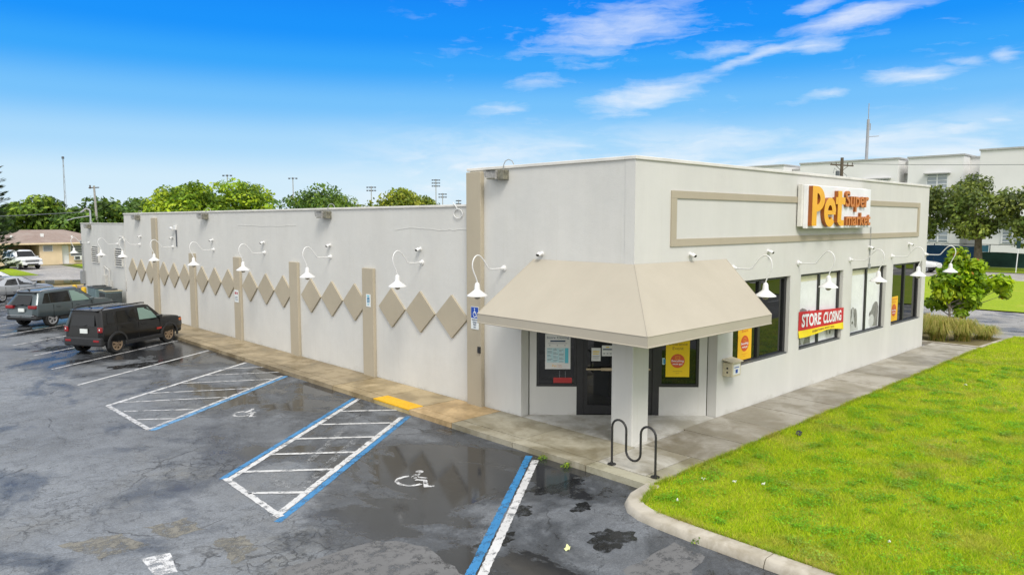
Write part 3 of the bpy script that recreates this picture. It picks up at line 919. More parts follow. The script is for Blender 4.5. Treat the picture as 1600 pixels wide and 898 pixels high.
# ================================================================== STORE BUILDING
H1, H2, H3 = 6.05, 5.17, 4.66
XR, YB, YM, YE = 17.9, 33.7, 5.15, 43.4
store = thing('store_building', 'long white stucco corner store with beige diamonds, pilasters and a raised front block', 'store', (0, 0, 0))

def wall_grid(mb, us, vs_, holes, frame, thick):
    """flat wall cut by rectangular openings, with reveals; frame(u, v, w)"""
    us = sorted(set(us + [h[0] for h in holes] + [h[1] for h in holes]))
    vs_ = sorted(set(vs_ + [h[2] for h in holes] + [h[3] for h in holes]))
    def solid(i, j):
        if i < 0 or j < 0 or i >= len(us) - 1 or j >= len(vs_) - 1: return False
        uc, vc = (us[i] + us[i + 1]) / 2, (vs_[j] + vs_[j + 1]) / 2
        return not any(h[0] < uc < h[1] and h[2] < vc < h[3] for h in holes)
    for i in range(len(us) - 1):
        for j in range(len(vs_) - 1):
            if not solid(i, j): continue
            a, b, c, d = us[i], us[i + 1], vs_[j], vs_[j + 1]
            mb.quad(frame(a, c, 0), frame(b, c, 0), frame(b, d, 0), frame(a, d, 0))
            mb.quad(frame(a, c, -thick), frame(a, d, -thick), frame(b, d, -thick), frame(b, c, -thick))
            if not solid(i - 1, j): mb.quad(frame(a, c, 0), frame(a, d, 0), frame(a, d, -thick), frame(a, c, -thick))
            if not solid(i + 1, j): mb.quad(frame(b, c, 0), frame(b, c, -thick), frame(b, d, -thick), frame(b, d, 0))
            if not solid(i, j - 1): mb.quad(frame(a, c, 0), frame(a, c, -thick), frame(b, c, -thick), frame(b, c, 0))
            if not solid(i, j + 1): mb.quad(frame(a, d, 0), frame(b, d, 0), frame(b, d, -thick), frame(a, d, -thick))

WINS = [(4.0, 6.95), (7.58, 10.43), (11.1, 13.95), (14.56, 17.5)]
WZ0, WZ1 = 1.22, 3.34
mb = MB()
wall_grid(mb, [0.0, 3.3, XR], [-0.05, H1], [(-0.01, 3.3, -0.06, 2.6)] + [(a, b, WZ0, WZ1) for a, b in WINS], frame_front(0.0), 0.25)
mb.build('front_wall', 'wall_paint', store)
mb = MB()
# long side, u = -y
wall_grid(mb, [-YM, -3.3, -0.252], [-0.05, H1], [(-3.3, -0.24, -0.06, 2.6)], frame_left(0.0), 0.25)
wall_grid(mb, [-YB, -YM - 0.001], [-0.05, H2], [], frame_left(0.0), 0.25)
mb.box(0.254, XR, YM - 0.25, YM, H2 - 0.6, H1)                      # back of the raised block
mb.box(XR - 0.25, XR - 0.001, 0.254, YB, -0.05, H2 - 0.003)
mb.box(XR - 0.25, XR - 0.001, 0.254, YM - 0.252, H2, H1 - 0.002)
mb.box(0.254, XR - 0.254, YB - 0.25, YB - 0.001, -0.05, H2 - 0.003)
mb.build('side_wall', 'wall_paint', store)
mb = MB()
mb.box(0.22, XR, YB + 0.004, YE, -0.05, H3)
mb.build('rear_wing', 'wall_paint_rear', store)
MB().box(0.255, XR - 0.252, YM + 0.004, YB - 0.255, 4.5, 4.62).box(0.255, XR - 0.252, 0.255, YM - 0.255, 5.3, 5.42).build('roof', 'roofing', store)
# parapet coping
mb = MB()
mb.box(-0.035, XR + 0.03, -0.035, 0.28, H1 + 0.002, H1 + 0.075)
mb.box(-0.035, 0.28, 0.282, YM + 0.10, H1 + 0.002, H1 + 0.075)
mb.box(-0.035, 0.28, YM + 0.102, YB + 0.03, H2 + 0.002, H2 + 0.065)
mb.box(XR - 0.28, XR + 0.03, 0.282, YM + 0.1, H1 + 0.002, H1 + 0.075)
mb.box(0.19, 0.5, YB + 0.034, YE + 0.03, H3 + 0.002, H3 + 0.05)
mb.build('coping', 'coping', store, bevel=0.012)
# hairline plaster ridge below the parapet
def ridge(pts):
    P = []
    for a_, b_ in zip(pts[:-1], pts[1:]):
        for k in range(8):
            f = k / 8
            P.append((-0.001, a_[0] + (b_[0] - a_[0]) * f, a_[1] + (b_[1] - a_[1]) * f + rnd.uniform(-.012, .012)))
    MB().tube(P, 0.009, 5).build('plaster_crack', 'wall_paint', store)
ridge([(5.3, 4.60), (6.4, 4.57), (7.6, 4.63), (8.6, 4.55)])
ridge([(14.4, 4.66), (17.0, 4.62), (19.5, 4.66)])
# corner column under the awning
mb = MB()
mb.box(-0.004, 0.56, -0.004, 0.56, 0.02, 2.59)
mb.build('column', 'wall_paint', store, bevel=0.025)
# tan pilasters and lozenges of the long side
def pil(y0, y1, z1, dx=0.10):
    MB().box(-dx, -0.001, y0, y1, 0.02, z1).build('pilaster', 'trim_tan', store, bevel=0.012)
pil(4.62, 5.17, H1 - 0.03, 0.12)
for k in range(4):
    y = 9.53 + 4.72 * k
    pil(y, y + 0.60, 3.40)
pil(28.45, 29.1, 4.97)
for k in range(6):
    yc = 7.27 + 4.78 * k
    if k == 5: yc = 31.05
    for dy in (-1.38, 0, 1.38):
        y = yc + dy
        mb = MB()
        P = [(y - 0.66, 2.30), (y, 1.73), (y + 0.66, 2.30), (y, 2.88)]
        vs = [(-0.001, a, b) for a, b in P] + [(-0.055, a, b) for a, b in P] 
        mb.add(vs, [(0, 1, 2, 3), (7, 6, 5, 4)] + [(i, (i + 1) % 4, 4 + (i + 1) % 4, 4 + i) for i in range(4)])
        mb.build('lozenge', 'trim_tan', store)
# tan band frame on the front
mb = MB()
for a, b, c, d in ((1.25, 16.9, 5.30, 5.46), (1.25, 16.9, 4.26, 4.42), (1.25, 1.45, 4.422, 5.298), (16.72, 16.9, 4.422, 5.298)):
    mb.box(a, b, -0.03, -0.001, c, d)
mb.build('band_frame', 'trim_tan', store)

# front windows
def window(name, x0, x1, film):
    z0, z1 = WZ0, WZ1
    f = 0.07
    yf, yb = 0.10, 0.19
    mb = MB()
    mb.box(x0 + .002, x1 - .002, yf, yb, z0 + .002, z0 + f)
    mb.box(x0 + .002, x1 - .002, yf, yb, z1 - f, z1 - .002)
    xm = (x0 + x1) / 2
    for a, b in ((x0 + .002, x0 + f), (xm - 0.06, xm + 0.06), (x1 - f - 0.06, x1 - .002)):
        mb.box(a, b, yf + 0.002, yb, z0 + f, z1 - f)
    w = mb.build('window_frame', 'bronze_frame', store)
    MB().box(x0 + .004, x1 - .004, 0.035, 0.098, z0 + .003, z0 + 0.045).build('sill', 'grey_frame', w)
    for a, b in ((x0 + f, xm - 0.06), (xm + 0.06, x1 - f - 0.06)):
        MB().quad((a, 0.15, z0 + f), (b, 0.15, z0 + f), (b, 0.15, z1 - f), (a, 0.15, z1 - f)).build('pane', 'store_glass', w)
        if film:
            MB().quad((a, 0.146, z0 + f), (b, 0.146, z0 + f), (b, 0.146, z1 - f - 0.16), (a, 0.146, z1 - f - 0.16)).build('window_film', 'film_white', w)
            MB().quad((a, 0.146, z1 - f - 0.158), (b, 0.146, z1 - f - 0.158), (b, 0.146, z1 - f), (a, 0.146, z1 - f)).build('film_border', 'film_cream', w)
    return w
win_objs = [window('window', a, b, i in (1, 2)) for i, (a, b) in enumerate(WINS)]
# dog pictures printed on the film
def shape(mb, pts, y, mi):
    mb.add([(x, y, z) for x, z in pts], [tuple(range(len(pts)))], mi)
def oval(cx, cz, rx, rz, n=20, tilt=0.0, jit=0.0):
    o = []
    for k in range(n):
        a = 2 * math.pi * k / n
        j = 1 + rnd.uniform(-jit, jit)
        u, v = rx * math.cos(a) * j, rz * math.sin(a) * j
        o.append((cx + u * math.cos(tilt) - v * math.sin(tilt), cz + u * math.sin(tilt) + v * math.cos(tilt)))
    return o
ds = ['dog_dark', 'dog_light', 'dog_black']
mb = MB()       # long-eared dog, cut off by the pane edge
shape(mb, [(7.66, 1.30), (8.62, 1.30), (8.56, 1.62), (8.50, 1.95), (8.44, 2.15), (8.30, 2.30), (8.05, 2.36), (7.80, 2.30), (7.66, 2.12)], 0.143, 0)
shape(mb, oval(8.10, 1.62, 0.17, 0.30, jit=.05), 0.141, 1)
shape(mb, oval(8.50, 1.85, 0.15, 0.42, tilt=0.12, jit=.06), 0.139, 0)
mb.build('dog_picture', ds, win_objs[1])
mb = MB()       # white spotted face
shape(mb, oval(9.92, 1.62, 0.32, 0.38, jit=.08), 0.143, 1)
shape(mb, oval(10.10, 1.72, 0.10, 0.22, tilt=-0.5, jit=.1), 0.141, 0)
shape(mb, oval(9.72, 1.52, 0.05, 0.12, tilt=0.4, jit=.1), 0.141, 0)
shape(mb, oval(9.95, 1.48, 0.05, 0.06), 0.139, 2)
mb.build('dog_picture', ds, win_objs[1])
mb = MB()       # spaniel with a white blaze
shape(mb, [(11.18, 1.32), (12.12, 1.32), (12.02, 1.55), (11.85, 1.70), (11.4, 1.70), (11.25, 1.5)], 0.143, 1)
shape(mb, oval(11.62, 1.78, 0.24, 0.31, jit=.04), 0.1425, 0)
shape(mb, oval(11.42, 1.78, 0.11, 0.27, tilt=-0.12, jit=.07), 0.141, 0)
shape(mb, oval(11.86, 1.72, 0.12, 0.32, tilt=0.10, jit=.07), 0.141, 0)
shape(mb, [(11.58, 2.06), (11.66, 2.06), (11.70, 1.80), (11.78, 1.58), (11.66, 1.46), (11.52, 1.46), (11.47, 1.58), (11.55, 1.80)], 0.139, 1)
shape(mb, oval(11.61, 1.60, 0.055, 0.05), 0.137, 2)
for q in (11.50, 11.74):
    shape(mb, oval(q, 1.80, 0.025, 0.025, 10), 0.137, 2)
mb.build('dog_picture', ds, win_objs[2])
mb = MB()       # profile of a shaggy dog looking left
shape(mb, [(13.30, 1.32), (13.74, 1.30), (13.76, 1.95), (13.66, 2.12), (13.46, 2.14), (13.28, 2.05), (13.16, 1.88), (13.02, 1.82), (12.98, 1.70), (13.12, 1.64), (13.24, 1.62)], 0.143, 0)
shape(mb, oval(13.20, 1.52, 0.20, 0.22, jit=.08), 0.141, 1)
shape(mb, oval(13.58, 1.80, 0.12, 0.28, tilt=0.1, jit=.07), 0.139, 0)
shape(mb, oval(13.02, 1.76, 0.035, 0.03, 10), 0.139, 2)
mb.build('dog_picture', ds, win_objs[2])

# diagonal entrance recess
mb = MB()
LD = 4.27
wall_grid(mb, [0.0, LD], [0.02, 2.6], [(0.17, 1.14, 0.82, 2.36), (1.14, 3.13, 0.0, 2.40), (3.13, 4.08, 0.82, 2.36)], frame_diag(0.0), 0.2)
mb.build('entrance_wall', 'wall_paint', store)
MB().prism([(0.06, 0.57), (0.57, 0.57), (0.57, 0.06), (3.27, 0.06), (3.27, 0.27), (0.27, 3.27), (0.06, 3.27)], 2.592, 2.70).build('soffit', 'soffit', store)
fd = frame_diag(0.0)
def dbox(mb, u0, u1, w0, w1, z0, z1, mi=0):
    vs = [fd(u, z, w) for z in (z0, z1) for w in (w0, w1) for u in (u0, u1)]
    mb.add(vs, [(0, 2, 3, 1), (4, 5, 7, 6), (0, 1, 5, 4), (2, 6, 7, 3), (0, 4, 6, 2), (1, 3, 7, 5)], mi)
def dquad(name, u0, u1, w, z0, z1, mat, parent):
    return MB().quad(fd(u0, z0, w), fd(u1, z0, w), fd(u1, z1, w), fd(u0, z1, w)).build(name, mat, parent)
for u0, u1 in ((0.17, 1.14), (3.13, 4.08)):
    mb = MB()
    f = 0.06
    dbox(mb, u0 + .002, u1 - .002, -0.09, -0.02, 0.822, 0.822 + f)
    dbox(mb, u0 + .002, u1 - .002, -0.09, -0.02, 2.358 - f, 2.358)
    dbox(mb, u0 + .002, u0 + f, -0.09, -0.021, 0.822 + f, 2.358 - f)
    dbox(mb, u1 - f, u1 - .002, -0.09, -0.021, 0.822 + f, 2.358 - f)
    w = mb.build('window_frame', 'bronze_frame', store)
    dquad('pane', u0 + f, u1 - f, -0.06, 0.822 + f, 2.358 - f, 'store_glass', w)
# door set
mb = MB()
for a, b in ((1.142, 1.30), (2.97, 3.128)):
    dbox(mb, a, b, -0.12, 0.0, 0.126, 2.395)
dbox(mb, 1.302, 2.968, -0.12, 0.0, 2.25, 2.395)
mb.build('door_frame', 'bronze_frame', store)
for a, b, hs in ((1.305, 2.13, 1), (2.14, 2.965, -1)):
    mb = MB()
    dbox(mb, a, a + 0.10, -0.10, -0.03, 0.14, 2.245)
    dbox(mb, b - 0.10, b, -0.10, -0.03, 0.14, 2.245)
    dbox(mb, a + 0.10, b - 0.10, -0.10, -0.031, 0.14, 0.36)
    dbox(mb, a + 0.10, b - 0.10, -0.10, -0.031, 2.12, 2.245)
    dr = mb.build('door', 'bronze_frame', store)
    dquad('pane', a + 0.10, b - 0.10, -0.07, 0.36, 2.12, 'store_glass', dr)
    mb = MB()
    dbox(mb, a + 0.06, b - 0.06, 0.02, 0.05, 1.24, 1.275)
    dbox(mb, a + (0.42 if hs > 0 else 0.1), a + (0.68 if hs > 0 else 0.36), 0.005, 0.06, 1.225, 1.29)
    dbox(mb, (b - 0.075) if hs > 0 else a + 0.02, (b - 0.02) if hs > 0 else a + 0.075, -0.028, 0.04, 0.98, 1.24)
    mb.build('push_bar', 'brass_bar', dr)

# rear-wing louvres, pipes, meters
def louvre(y0, y1, z0, z1):
    mb = MB()
    mb.box(0.20, 0.218, y0, y1, z0, z1, 0)
    k = 8
    for i in range(k):
        z = z0 + (z1 - z0) * (i + 0.15) / k
        mb.add([(0.195, y0, z + 0.035), (0.195, y1, z + 0.035), (0.16, y1, z), (0.16, y0, z), (0.155, y0, z - .012), (0.155, y1, z - .012)],
               [(0, 1, 2, 3), (3, 2, 5, 4)], 1)
    for a, b in ((y0 - 0.05, y0), (y1, y1 + 0.05)):
        mb.box(0.14, 0.218, a, b, z0, z1, 1)
    mb.build('louvre_vent', ['louvre_dark', 'pipe_paint'], store)
louvre(39.55, 40.95, 2.32, 3.28)
louvre(34.95, 36.2, 2.30, 3.28)
mb = MB()
mb.tube([(0.10, 34.05, 0.1), (0.10, 34.05, 3.75), (0.10, 34.35, 3.95), (0.10, 35.0, 3.95)], 0.05)
mb.box(0.02, 0.215, 33.95, 34.2, 1.1, 1.6)
mb.build('downpipe', 'pipe_paint', store)
mb = MB()
mb.box(0.05, 0.215, 38.0, 38.5, 0.9, 1.7)
mb.box(0.08, 0.215, 37.1, 37.4, 0.9, 1.4)
mb.tube([(0.12, 38.25, 1.7), (0.12, 38.25, 2.2), (0.12, 37.3, 2.0), (0.12, 37.25, 1.4)], 0.03)
mb.build('service_pipes', 'pipe_paint', store)
mb = MB()
mb.tube([(0.15, 43.0, 0.2), (0.15, 43.0, 3.4)], 0.035)
mb.box(0.0, 0.215, 42.85, 43.2, 0.9, 1.7)
mb.tube([(0.1, 43.0, 3.4), (0.02, 42.8, 3.6)], 0.05)
mb.build('meter_riser', 'grey_conduit', store)

# ================================================================== AWNING
aw = thing('awning', 'beige fabric awning wrapped round the store corner above the entrance', 'awning', (0, 0, 2.5))
T0, T1, T2 = (-0.006, 2.87, 3.93), (-0.006, -0.006, 3.93), (3.57, -0.006, 3.91)
Q0, Q1, Q2 = (-1.28, 3.42, 2.72), (-1.28, -1.28, 2.72), (3.40, -1.28, 2.72)
C0, C2 = (-0.006, 3.42, 2.72), (3.57, -0.006, 2.72)
mb = MB()
def grid4(mb, a, b, c, d, nu, nv, sag, mi=0):
    a, b, c, d = map(Vector, (a, b, c, d))
    nrm = (b - a).cross(d - a).normalized()
    vs = []
    for j in range(nv + 1):
        for i in range(nu + 1):
            u, v = i / nu, j / nv
            p = a.lerp(b, u).lerp(d.lerp(c, u), v)
            p = p + nrm * (-sag * math.sin(math.pi * v) * math.sin(math.pi * u) ** 0.5 + 0.004 * math.sin(u * 9) * math.sin(math.pi * u) * math.sin(math.pi * v))
            vs.append(tuple(p))
    fs = [(j * (nu + 1) + i, j * (nu + 1) + i + 1, (j + 1) * (nu + 1) + i + 1, (j + 1) * (nu + 1) + i) for j in range(nv) for i in range(nu)]
    mb.add(vs, fs, mi)
grid4(mb, Q0, Q1, T1, T0, 16, 6, 0.012)
grid4(mb, Q1, Q2, T2, T1, 16, 6, 0.012)
mb.add([Q0, T0, C0], [(0, 1, 2)])
mb.add([Q2, C2, T2], [(0, 1, 2)])
mb.build('canopy', 'awning_fabric', aw, (0, 0, 2.5), smooth=20)
mb = MB()
def low(p, dz): return (p[0], p[1], p[2] - dz)
for a, b in ((C0, Q0), (Q0, Q1), (Q1, Q2), (Q2, C2)):
    mb.quad(low(a, .001), low(b, .001), low(b, 0.205), low(a, 0.205))
mb.build('valance', 'awning_valance', aw, (0, 0, 2.5))
mb = MB()
for a, b in ((C0, Q0), (Q0, Q1), (Q1, Q2), (Q2, C2)):
    mb.tube([low(a, 0.205), low(b, 0.205)], 0.014, 6)
    mb.tube([low(a, 0.002), low(b, 0.002)], 0.009, 6)
mb.tube([Q1, T1], 0.012, 6)
mb.tube([Q0, T0], 0.010, 6)
mb.tube([Q2, T2], 0.010, 6)
mb.build('welt', 'awning_fabric', aw, (0, 0, 2.5))

# ================================================================== WALL LAMPS
lamp = thing('gooseneck_lamp', 'x', 'wall lamp', (0, 0, 0), 0, 'white gooseneck lamps along the store walls')
mb = MB()
neck = [(0, 0), (-.44, .0), (-.53, .06), (-.62, .18), (-.72, .29), (-.80, .335), (-.88, .325), (-.95, .26), (-.99, .15), (-.985, .04), (-.94, -.08), (-.885, -.19), (-.855, -.27), (-.85, -.33)]
P = [Vector((x, 0, z)) for x, z in neck]
sm = []
for i in range(len(P) - 1):
    p0, p1, p2, p3 = P[max(i - 1, 0)], P[i], P[i + 1], P[min(i + 2, len(P) - 1)]
    for k in range(3):
        u = k / 3
        sm.append(0.5 * ((2 * p1) + (p2 - p0) * u + (2 * p0 - 5 * p1 + 4 * p2 - p3) * u * u + (3 * p1 - p0 - 3 * p2 + p3) * u ** 3))
sm.append(P[-1])
mb.tube(sm, 0.0155, 8)
mb.build('neck', 'white_enamel', lamp, smooth=60)
Mx = Matrix.Translation((-0.85, 0, 0))
mb = MB()
mb.lathe([(0.024, -.30), (0.045, -.315), (0.060, -.35), (0.070, -.46), (0.078, -.478), (0.16, -.54), (0.240, -.598), (0.246, -.618), (0.240, -.616), (0.15, -.56), (0.07, -.50)], 28, 0, Mx)
mb.build('lamp_shade', 'white_enamel', lamp, smooth=35)
mb = MB()
mb.lathe([(0.03, -.50), (0.05, -.56), (0.075, -.62), (0.07, -.665), (0.04, -.69), (0.01, -.70)], 14, 0, Mx)
mb.build('bulb', 'bulb', lamp, smooth=60)
mb = MB()
mb.lathe([(0.075, 0.0), (0.075, 0.02), (0.045, 0.035), (0.04, 0.09), (0.022, 0.10)], 16, 0, Matrix.Rotation(R(-90), 4, 'Y'))
mb.build('wall_plate', 'white_enamel', lamp, smooth=35)
LL = [(-0.002, 3.89, 3.67, 0, 'white gooseneck lamp hanging in front of the full-height beige pilaster beside the awning'),
      (-0.002, 7.19, 3.68, 0, 'white gooseneck lamp hanging just right of the pilaster with the small blue access sign'),
      (-0.002, 12.12, 3.66, 0, 'white gooseneck lamp just right of the second short pilaster from the awning'),
      (-0.002, 16.89, 3.65, 0, 'white gooseneck lamp beside the short pilaster with the small red and white notice'),
      (-0.002, 21.65, 3.63, 0, 'white gooseneck lamp in front of the short pilaster nearest the black parked car'),
      (-0.002, 26.42, 3.63, 0, 'white gooseneck lamp in front of the tall far pilaster under the security camera'),
      (-0.002, 31.18, 3.63, 0, 'white gooseneck lamp at the step where the tall side wall meets the low rear wing'),
      (0.215, 35.75, 3.55, 0, 'white gooseneck lamp between the two louvred vents of the rear wing'),
      (0.215, 41.6, 3.50, 0, 'farthest white gooseneck lamp, projecting past the end of the rear wing'),
      (3.91, -0.002, 3.68, 90, 'white gooseneck lamp over the right end of the beige awning'),
      (7.37, -0.002, 3.67, 90, 'white gooseneck lamp above the red and yellow store closing banner'),
      (10.87, -0.002, 3.63, 90, 'white gooseneck lamp before the window with two dog pictures and no banner'),
      (14.36, -0.002, 3.62, 90, 'white gooseneck lamp before the last dark front window'),
      (17.80, -0.002, 3.58, 90, 'white gooseneck lamp at the far front corner, seen against the small tree')]
for i, (x, y, z, a, lab) in enumerate(LL):
    o = lamp if i == 0 else copy_tree(lamp)
    o.location = (x, y, z)
    o.rotation_euler = (0, 0, R(a) if a else R(rnd.uniform(-2, 2)))
    o['label'] = lab

# ---- bullet spotlights
spot = thing('spotlight', 'x', 'spotlight', (0, 0, 0), 0, 'small white spotlights on the store walls')
MB().lathe([(0.07, 0), (0.07, 0.025), (0.03, 0.045), (0.03, 0.09)], 14, 0, Matrix.Rotation(R(-90), 4, 'Y')).build('wall_plate', 'white_enamel', spot, smooth=35)
for s_ in (-1, 1):
    Mh = Matrix.Translation((-0.07, 0.055 * s_, 0.015)) @ Matrix.Scale(0.66, 4) @ Matrix.Rotation(R(-118), 4, 'Y') @ Matrix.Rotation(R(14 * s_), 4, 'X')
    h = MB().lathe([(0.03, -0.05), (0.055, -0.03), (0.06, 0.13), (0.066, 0.135), (0.066, 0.17)], 16, 0, Mh).build('lamp_head', 'white_enamel', spot, smooth=35)
    MB().lathe([(0.060, 0.171), (0.055, 0.173)], 16, 0, Mh).build('lens', 'dark_lens', h)
spot.scale = (.82, .82, .82)
SP = [(0, 7.28, 4.04, 0, 'small white twin spotlight above the lamp nearest the awning on the side wall'),
      (0, 12.14, 4.03, 0, 'small white twin spotlight above the lamp by the second short pilaster'),
      (0, 16.95, 4.02, 0, 'small white twin spotlight above the lamp by the pilaster with the red notice'),
      (0, 21.75, 4.02, 0, 'small white twin spotlight above the lamp by the black parked car'),
      (0, 26.45, 4.05, 0, 'small white twin spotlight just below the wall camera with the conduit'),
      (0, 31.0, 4.04, 0, 'small white twin spotlight near the far end of the tall side wall'),
      (0, 2.62, 4.06, 0, 'small white twin spotlight at the left top of the beige awning'),
      (2.03, 0, 4.06, 90, 'small white twin spotlight above the right half of the beige awning'),
      (5.64, 0, 4.03, 90, 'small white twin spotlight on the front wall above the first dark window'),
      (12.35, 0, 3.97, 90, 'small white twin spotlight fed by the wire hanging below the store sign'),
      (15.97, 0, 4.0, 90, 'small white twin spotlight above the last front window')]
for i, (x, y, z, a, lab) in enumerate(SP):
    o = spot if i == 0 else copy_tree(spot)
    o.location = (x, y, z)
    o.rotation_euler = (0, 0, R(a))
    o['label'] = lab

# ---- weathered floodlights under the parapet
fl = thing('floodlight', 'x', 'floodlight', (0, 0, 0), 0, 'weathered floodlights under the parapet')
mb = MB()
mb.box(-0.24, 0.0, -0.16, 0.10, -0.30, 0.0)
mb.build('ballast_box', 'weathered_metal', fl, bevel=0.015)
mb = MB()
mb.add([(-0.04, 0.11, 0.0), (-0.30, 0.11, 0.0), (-0.30, 0.11, -0.28), (-0.04, 0.11, -0.28), (-0.04, 0.62, -0.02), (-0.36, 0.62, -0.02), (-0.36, 0.56, -0.20), (-0.04, 0.56, -0.20)],
       [(0, 1, 2, 3), (4, 7, 6, 5), (0, 4, 5, 1), (2, 6, 7, 3), (1, 5, 6, 2), (0, 3, 7, 4)])
h = mb.build('lamp_head', 'flood_lens', fl, bevel=0.01)
mb = MB()
mb.box(-0.37, -0.03, 0.112, 0.63, 0.003, 0.02)
mb.box(-0.33, -0.06, 0.16, 0.50, -0.27, -0.235)
mb.build('visor', 'weathered_metal', h)
mb = MB()
mb.tube([(-0.08, 0.0, 0.0), (-0.08, 0.0, 0.14), (-0.05, -0.05, 0.27), (0.0, -0.14, 0.32), (0.06, -0.24, 0.27), (0.08, -0.29, 0.16)], 0.014, 7)
mb.build('conduit', 'grey_conduit', fl, smooth=60)
for o_ in (fl,):
    o_.scale = (.78, .78, .78)
FL = [(0, 3.85, 6.02, 'weathered floodlight under the raised parapet beside the full-height pilaster'),
      (0, 12.14, 5.12, 'weathered floodlight under the low parapet above the second short pilaster'),
      (0, 22.24, 5.12, 'weathered floodlight under the low parapet near the middle of the long side wall'),
      (0, 31.1, 5.10, 'weathered floodlight under the low parapet at its far end by the tall far pilaster'),
      (0.21, 41.1, 4.60, 'weathered floodlight under the parapet of the rear wing')]
for i, (x, y, z, lab) in enumerate(FL):
    o = fl if i == 0 else copy_tree(fl)
    o.location = (x, y, z)
    o['label'] = lab

# ---- security camera and its conduit, wire below the sign
t_ = thing('security_camera', 'white security camera on the side wall with a dark conduit dropping from it', 'camera', (0, 25.95, 4.5))
MB().box(-0.09, 0, -0.09, 0.09, -0.09, 0.11).build('junction_box', 'white_enamel', t_, bevel=0.015)
b_ = MB().lathe([(0.06, -0.13), (0.065, 0.10), (0.06, 0.12)], 14, 0, Matrix.Translation((-0.13, 0.22, -0.02)) @ Matrix.Rotation(R(-80), 4, 'X')).build('camera_body', 'white_enamel', t_, smooth=40)
MB().lathe([(0.055, 0.122), (0.05, 0.124)], 14, 0, Matrix.Translation((-0.13, 0.22, -0.02)) @ Matrix.Rotation(R(-80), 4, 'X')).build('lens', 'dark_lens', b_)
MB().tube([(-0.03, -0.05, -0.09), (-0.03, -0.05, -0.85)], 0.03).build('conduit', 'steel_dark', t_)
mb = MB()
mb.tube([(12.36, -0.03, 4.62), (12.37, -0.03, 4.3), (12.36, -0.03, 3.35)], 0.014, 6)
mb.box(12.31, 12.41, -0.05, -0.002, 3.30, 3.45)
tag(mb.build('sign_wire', 'grey_conduit'), 'grey wire hanging from the right end of the store sign', 'wire')
mb = MB()
mb.box(-0.16, -0.121, 4.63, 4.72, 1.5, 1.66)
tag(mb.build('outlet_box', 'plastic_dark'), 'small dark outlet box low on the full-height pilaster', 'outlet')
mb = MB()
for k in range(14):
    a = k * 0.55
mb.tube([(-0.03, 5.6 + 0.18 * math.sin(k * 0.6) , 5.0 + 0.12 * math.cos(k * 0.6)) for k in range(16)], 0.012, 6)
mb.tube([(-0.03, 5.62, 5.12), (-0.05, 5.75, 5.26), (0.05, 5.9, 5.3)], 0.012, 6)
tag(mb.build('coiled_cable', 'white_enamel'), 'white cable coiled below the parapet beside the full-height pilaster', 'cable')

# ================================================================== STORE SIGN
sg = thing('store_sign', 'white box sign with raised letters reading Pet Super market on the front wall', 'sign', (7.1, 0, 4.6))
OFF = (7.1, 0, 4.6)
mb = MB()
mb.box(7.14, 11.62, -0.15, -0.034, 4.66, 5.80, 1)
mb.box(7.24, 11.62, -0.26, -0.152, 4.61, 5.77, 0)
mb.build('sign_box', ['sign_panel', 'coping'], sg, OFF, bevel=0.01)
fr = frame_front(-0.262)
def letter(name, s, u0, u1, v0, v1, dep, mats, off):
    mb = MB()
    text_fit(mb, s, u0, u1, v0, v1, fr, dep, 0, 1, off)
    mb.build(name, mats, sg, OFF)
def arcstrip(cx, cy, ro, ri, a0, a1, n=22):
    A = [R(a0 + (a1 - a0) * k / n) for k in range(n + 1)]
    return ([(cx + ro[0] * math.cos(a), cy + ro[1] * math.sin(a)) for a in A], [(cx + ri[0] * math.cos(a), cy + ri[1] * math.sin(a)) for a in A])
def big_letter(pieces, u0, u1, v0, v1, dep):
    """pieces: (outer, inner) strips in a unit box, closed and given depth"""
    mb = MB()
    for i, (o, n_) in enumerate(pieces):
        w1 = dep - 0.003 * i
        P = lambda q, w: fr(u0 + q[0] * (u1 - u0), v0 + q[1] * (v1 - v0), w)
        for k in range(len(o) - 1):
            q = [o[k], o[k + 1], n_[k + 1], n_[k]]
            area = sum(q[j][0] * q[(j + 1) % 4][1] - q[(j + 1) % 4][0] * q[j][1] for j in range(4))
            if area < 0: q = q[::-1]
            mb.add([P(x, w1) for x in q], [(0, 1, 2, 3)], 0)
        for line_, flip in ((o, 1), (n_, 0)):
            for k in range(len(line_) - 1):
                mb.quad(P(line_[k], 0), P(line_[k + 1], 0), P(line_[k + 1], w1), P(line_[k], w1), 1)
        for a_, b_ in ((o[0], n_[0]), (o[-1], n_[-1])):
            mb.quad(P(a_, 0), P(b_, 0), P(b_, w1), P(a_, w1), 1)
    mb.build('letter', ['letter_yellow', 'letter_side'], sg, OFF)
rectp = lambda x0, y0, x1, y1: ([(x0, y0), (x1, y0)], [(x0, y1), (x1, y1)])
big_letter([rectp(0, 0, .37, 1), arcstrip(.36, .68, (.64, .32), (.27, .145), 90, -90), rectp(.36, .825, .361, 1.0)], 7.30, 8.08, 4.68, 5.75, 0.11)
big_letter([arcstrip(.5, .5, (.5, .5), (.19, .24), 2, 318, 30), rectp(.12, .42, .985, .56)], 8.05, 8.82, 4.65, 5.46, 0.11)
big_letter([rectp(.20, .10, .62, 1), rectp(0, .62, 1, .82), arcstrip(.66, .22, (.46, .22), (.04, .05), 180, 285), rectp(.62, .006, .92, .17)], 8.81, 9.45, 4.67, 5.66, 0.11)
letter('small_lettering', 'Super', 9.58, 11.28, 5.08, 5.68, 0.07, ['letter_orange', 'letter_side'], 0.02)
letter('small_lettering', 'market', 9.66, 11.48, 4.68, 5.06, 0.07, ['letter_orange', 'letter_side'], 0.02)

